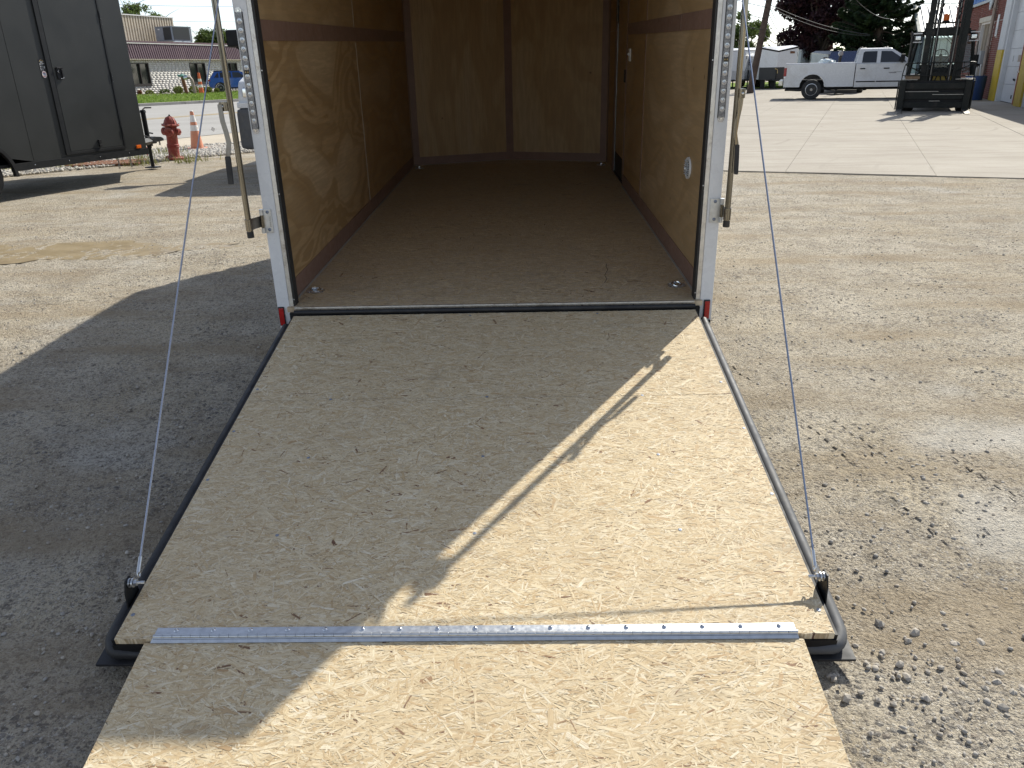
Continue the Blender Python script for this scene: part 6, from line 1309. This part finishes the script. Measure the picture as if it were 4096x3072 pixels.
P3 = pole('street_lamp', (30.9, 101, 0), (31.2, 101, 4.4), .10, .08, 'slim distant lamp post left of the thin utility pole'); P3['category'] = 'lamp post'; MB().cyl((.28, 0, 3.1), (.9, 0, 3.15), .09, n=8).build('lamp_head', M['steel_dark'], P3)
P4 = pole('utility_pole', (29.9, 62.4, 0), (31.05, 63.5, 5.15), .15, .12, 'utility pole with two crossarms between spruce and forklift', [(4.86, .42, R(0)), (3.95, .42, R(10))])
for (x, z) in ((.68, 4.35), (1.14, 4.42), (.6, 3.5), (.95, 3.62)): MB().lathe([(.04, 0), (.12, .05), (.12, .22), (.05, .28)], 8, Matrix.Translation((x, .9, z-.1))).build('transformer', M['steel_dark'], P4)
P5 = pole('utility_pole', (-49.5, 106, 0), (-49.3, 107, 10.2), .22, .18, 'far utility pole rising above the tan roof block')
def wire(a, b_, sag, r, m='wire_black', n=14):
    a, b_ = Vector(a), Vector(b_); return MB().tube([a.lerp(b_, k/n)-Vector((0, 0, sag*4*(k/n)*(1-k/n))) for k in range(n+1)], r, 4)
ORD = {3: ('topmost', 'middle', 'lowest'), 4: ('topmost', 'second', 'third', 'lowest'), 5: ('topmost', 'second', 'third', 'fourth', 'lowest'), 7: ('topmost', 'second', 'third', 'fourth', 'fifth', 'sixth', 'lowest')}
def wires(label, L, grp=None):
    for i, (a, b_, sag, r) in enumerate(L): tag(wire(a, b_, sag, r).build('power_line', M['wire_black'], None), ORD[len(L)][i]+' '+label, 'wire', grp)
p1 = lambda z: Vector((11.28+1.47*z/9.4, 38.0+.9*z/9.4, z)); p2 = lambda z: Vector((27.2+.3*z/4.95, 84+1.0*z/4.95, z))
wires('overhead line sagging from the leaning pole to the thin distant pole', [(p1(4.0), p2(4.7), .55, .018), (p1(3.75), p2(4.6), .75, .018), (p1(3.4), p2(4.2), .7, .02), (p1(3.1), p2(3.9), .55, .018), (p1(2.75), p2(3.65), .55, .025)], 'lines between the leaning pole and the thin pole')
wires('overhead line running left from the leaning pole behind the lock bar', [(p1(4.1), (4.6, 27, 4.95), .1, .014), (p1(3.85), (4.6, 27, 4.55), .15, .014), (p1(3.35), (4.6, 27, 4.3), .15, .014), (p1(2.85), (4.6, 27, 3.9), .15, .016)], 'lines left of the leaning pole')
wires('overhead line crossing the sky in front of the purple maple', [(p1(4.0), (19.8, 45.5, 2.75), .22, .016), (p1(3.9), (19.8, 45.5, 2.68), .3, .014), ((12.6, 30.5, 4.0), (19.5, 42.5, 3.4), .25, .016)], 'lines in front of the purple maple')
wires('of the thin distant lines in the sky beyond the trailers', [((10, 95, 5.2), (40, 101, 5.6), .3, .014), ((10, 96, 4.7), (42, 101, 4.9), .3, .014), ((12, 90, 4.05), p2(4.3), .1, .014), (p2(3.9), (45, 98, 4.6), .3, .014), ((12, 82, 3.3), p2(3.3), .2, .016), ((12, 82, 3.0), p2(3.6), .2, .016), (p2(3.4), (40, 70, 4.6), .5, .012)], 'distant lines beyond the trailers')
wires('overhead line passing behind the forklift mast', [((17.5, 45, 5.1), (34, 45.5, 4.15), .1, .016), ((22, 47, 5.35), (36, 47, 5.05), .05, .014), ((22, 49, 5.6), (36, 49, 5.25), .05, .014), ((22.5, 46, 4.30), (28, 46.3, 4.32), .03, .018)], 'lines behind the forklift mast')
wires('thin overhead line above the office roof', [((-52, 100, 9.8), (-20, 108, 9.7), .4, .016), ((-52, 100, 8.2), (-20, 108, 8.0), .5, .016), ((-52, 98, 6.6), (-20, 106, 6.9), .3, .016), ((-46, 98, 6.0), (-20, 106, 6.2), .3, .014)], 'lines above the office')

# ---- trees
def tree(name, p, trunk, clumps, n, size, m, label, seed, hollow=.3, twigs=0, trunk_r=.18, aspect=1.7):
    e = empty(name, p, (0, 0, 0), label, 'tree'); r = random.Random(seed)
    MB().tube([(0, 0, -.05), (.03, .02, trunk*.5), (.05, 0, trunk)], [trunk_r*1.2, trunk_r, trunk_r*.75], 9).build('trunk', M['bark'], e)
    b = MB()
    for c in clumps: b.tube([(.04, 0, trunk*r.uniform(.55, .95)), (c[0]*.55, c[1]*.55, trunk+(c[2]-trunk)*.55+.1), (c[0], c[1], c[2]+c[5]*.3)], [trunk_r*.45, trunk_r*.25, trunk_r*.08], 5)
    for k in range(twigs):
        c = r.choice(clumps); a = Vector((c[0], c[1], c[2])); d = Vector((r.gauss(0, 1)*c[3], r.gauss(0, 1)*c[4], abs(r.gauss(.3, .9))*c[5])); b.tube([a, a+d*.6+Vector((0, 0, .1)), a+d*1.15], [.03, .02, .006], 4)
    b.build('branches', M['bark'], e)
    leafcloud('crown', clumps, n, size, M[m], seed, e, hollow=hollow, aspect=aspect); return e
def ball(n, cx, cy, cz, rx, ry, rz, r0, r1, seed):
    r = random.Random(seed); out = []
    while len(out) < n:
        x, y, z = r.uniform(-1, 1), r.uniform(-1, 1), r.uniform(-1, 1)
        if x*x+y*y+z*z < 1:
            q = r.uniform(r0, r1); out.append((cx+x*rx, cy+y*ry, cz+z*rz, q, q, q*.8))
    return out
tree('maple_tree', (20.5, 56.0, 0), 2.2, ball(46, 0, 0, 4.6, 2.7, 2.4, 3.3, .55, 1.05, 5), 26000, .17, 'leaf_purple', 'dark purple leaved maple behind the white trailers', 5, .45, trunk_r=.24)
tree('maple_tree', (31.5, 66.0, 0), 1.0, ball(12, 0, 0, 2.3, 1.6, 1.2, 1.2, .4, .7, 15), 4500, .2, 'leaf_purple', 'small purple shrub-like tree low behind the spruce', 15, .4)
# spruce: drooping whorls of sprays
def spruce(p, H, Rb, label, seed, n=70000):
    e = empty('spruce_tree', p, (0, 0, 0), label, 'tree'); r = np.random.default_rng(seed); MB().tube([(0, 0, 0), (0, 0, H*.5), (0, 0, H)], [.25, .17, .03], 9).build('trunk', M['bark'], e)
    br = []; b = MB()
    for k in range(260):
        h = .35+(H-.5)*(k/260)**.9; a = r.uniform(0, 6.28); L = Rb*(1-h/H)**.72*r.uniform(.72, 1.12)+.15; br.append((h, a, L)); d = Vector((math.cos(a), math.sin(a), 0))
        b.tube([(0, 0, h), d*L*.55+Vector((0, 0, h-.12*L)), d*L+Vector((0, 0, h+.02*L))], [.03, .02, .005], 4)
    b.build('branches', M['bark'], e); br = np.array(br); k = r.choice(260, n, p=br[:, 2]**1.4/np.sum(br[:, 2]**1.4)); t = r.uniform(.12, 1.06, n)**.75
    h, a, L = br[k].T; d = np.stack([np.cos(a), np.sin(a)], -1); sdv = np.stack([-np.sin(a), np.cos(a)], -1); off = r.normal(0, .17, n)*L*(1.15-t)*.9
    P = np.zeros((n, 3)); P[:, :2] = d*(t*L)[:, None]+sdv*off[:, None]; P[:, 2] = h-.14*L*np.sin(t*3.0)-np.abs(off)*.25-r.uniform(0, .16, n)
    u = np.zeros((n, 3)); u[:, :2] = d*.7+sdv*np.sign(off)[:, None]*.6; u[:, 2] = r.uniform(-.7, .15, n); u /= np.linalg.norm(u, axis=1)[:, None]; v = np.cross(u, r.normal(size=(n, 3))); v /= np.linalg.norm(v, axis=1)[:, None]; s = .27*r.uniform(.5, 1.3, n)
    V = np.stack([P-u*(s*.62)[:, None], P+v*(s*.2)[:, None], P+u*(s*.62)[:, None], P-v*(s*.2)[:, None]], 1).reshape(-1, 3); place(fast_mesh('crown', V, np.arange(4*n).reshape(-1, 4), M['leaf_spruce']), 'crown', e); return e
spruce((22.2, 50.0, 0), 10.5, 3.1, 'tall dark green spruce standing behind the pickup cab', 9)
tree('young_tree', (19.8, 74.5, 0), 1.6, ball(22, 0, 0, 3.3, 2.3, 1.8, 2.3, .5, .9, 3), 9000, .17, 'leaf_spring', 'light green spring tree behind the leaning utility pole', 3, .25, 40, .14)
tree('young_tree', (17.0, 70.0, 0), 1.8, ball(14, 0, 0, 4.0, 1.5, 1.5, 2.2, .4, .8, 13), 2600, .15, 'leaf_spring', 'sparse budding tree showing left of the right lock bar', 13, .2, 70, .14)
tree('bare_tree', (26.5, 92.0, 0), 1.5, ball(8, 0, 0, 2.6, 1.3, 1.0, 1.0, .4, .6, 23), 900, .15, 'leaf_spring', 'small thin leaved tree beside the distant utility pole', 23, .2, 30, .1)
tree('yellow_shrub_tree', (29.0, 58.0, 0), .7, ball(8, 0, 0, 1.55, 1.2, .9, .7, .35, .6, 33), 2600, .12, 'shrub_green', 'yellow green bush below the spruce beside the forklift', 33, .3, 10, .08)
tree('young_tree', (-39.3, 84.5, 0), 3.0, ball(22, 0, 0, 6.6, 2.5, 2.0, 1.6, .5, .9, 4), 3200, .17, 'leaf_spring', 'thin spring tree behind the tan roof block', 4, .2, 70, .16)
tree('young_tree', (-36.0, 95.0, 0), 2.6, ball(26, 0, 0, 4.6, 2.4, 2.0, 2.0, .6, 1.0, 6), 9000, .19, 'leaf_green', 'leafy green tree right of the rooftop air conditioner', 6, .3, 40, .16)
tree('young_tree', (-31.6, 99.0, 0), 2.6, ball(16, 0, 0, 4.4, 1.8, 1.8, 2.2, .6, .9, 16), 6000, .19, 'leaf_green', 'second leafy tree, partly hidden by the black mirror', 16, .3, 30, .16)
# distant treeline so the horizon is not bare: far-off wood
V_all = ball(140, 0, 0, 2.4, 1, 1, 1.2, .9, 1.8, 71); rt = random.Random(9)
cl = [(-150+2.15*i*1.0+rt.uniform(-2, 2), 170+rt.uniform(-8, 8), rt.uniform(1.2, 2.6), rt.uniform(2.2, 3.6), 2.2, rt.uniform(1.6, 2.8)) for i in range(140)]
tag(leafcloud('distant_trees', cl, 26000, .75, M['leaf_green'], 72, None, hollow=.4), 'low far-off line of green trees along the horizon', 'trees', kind='stuff')
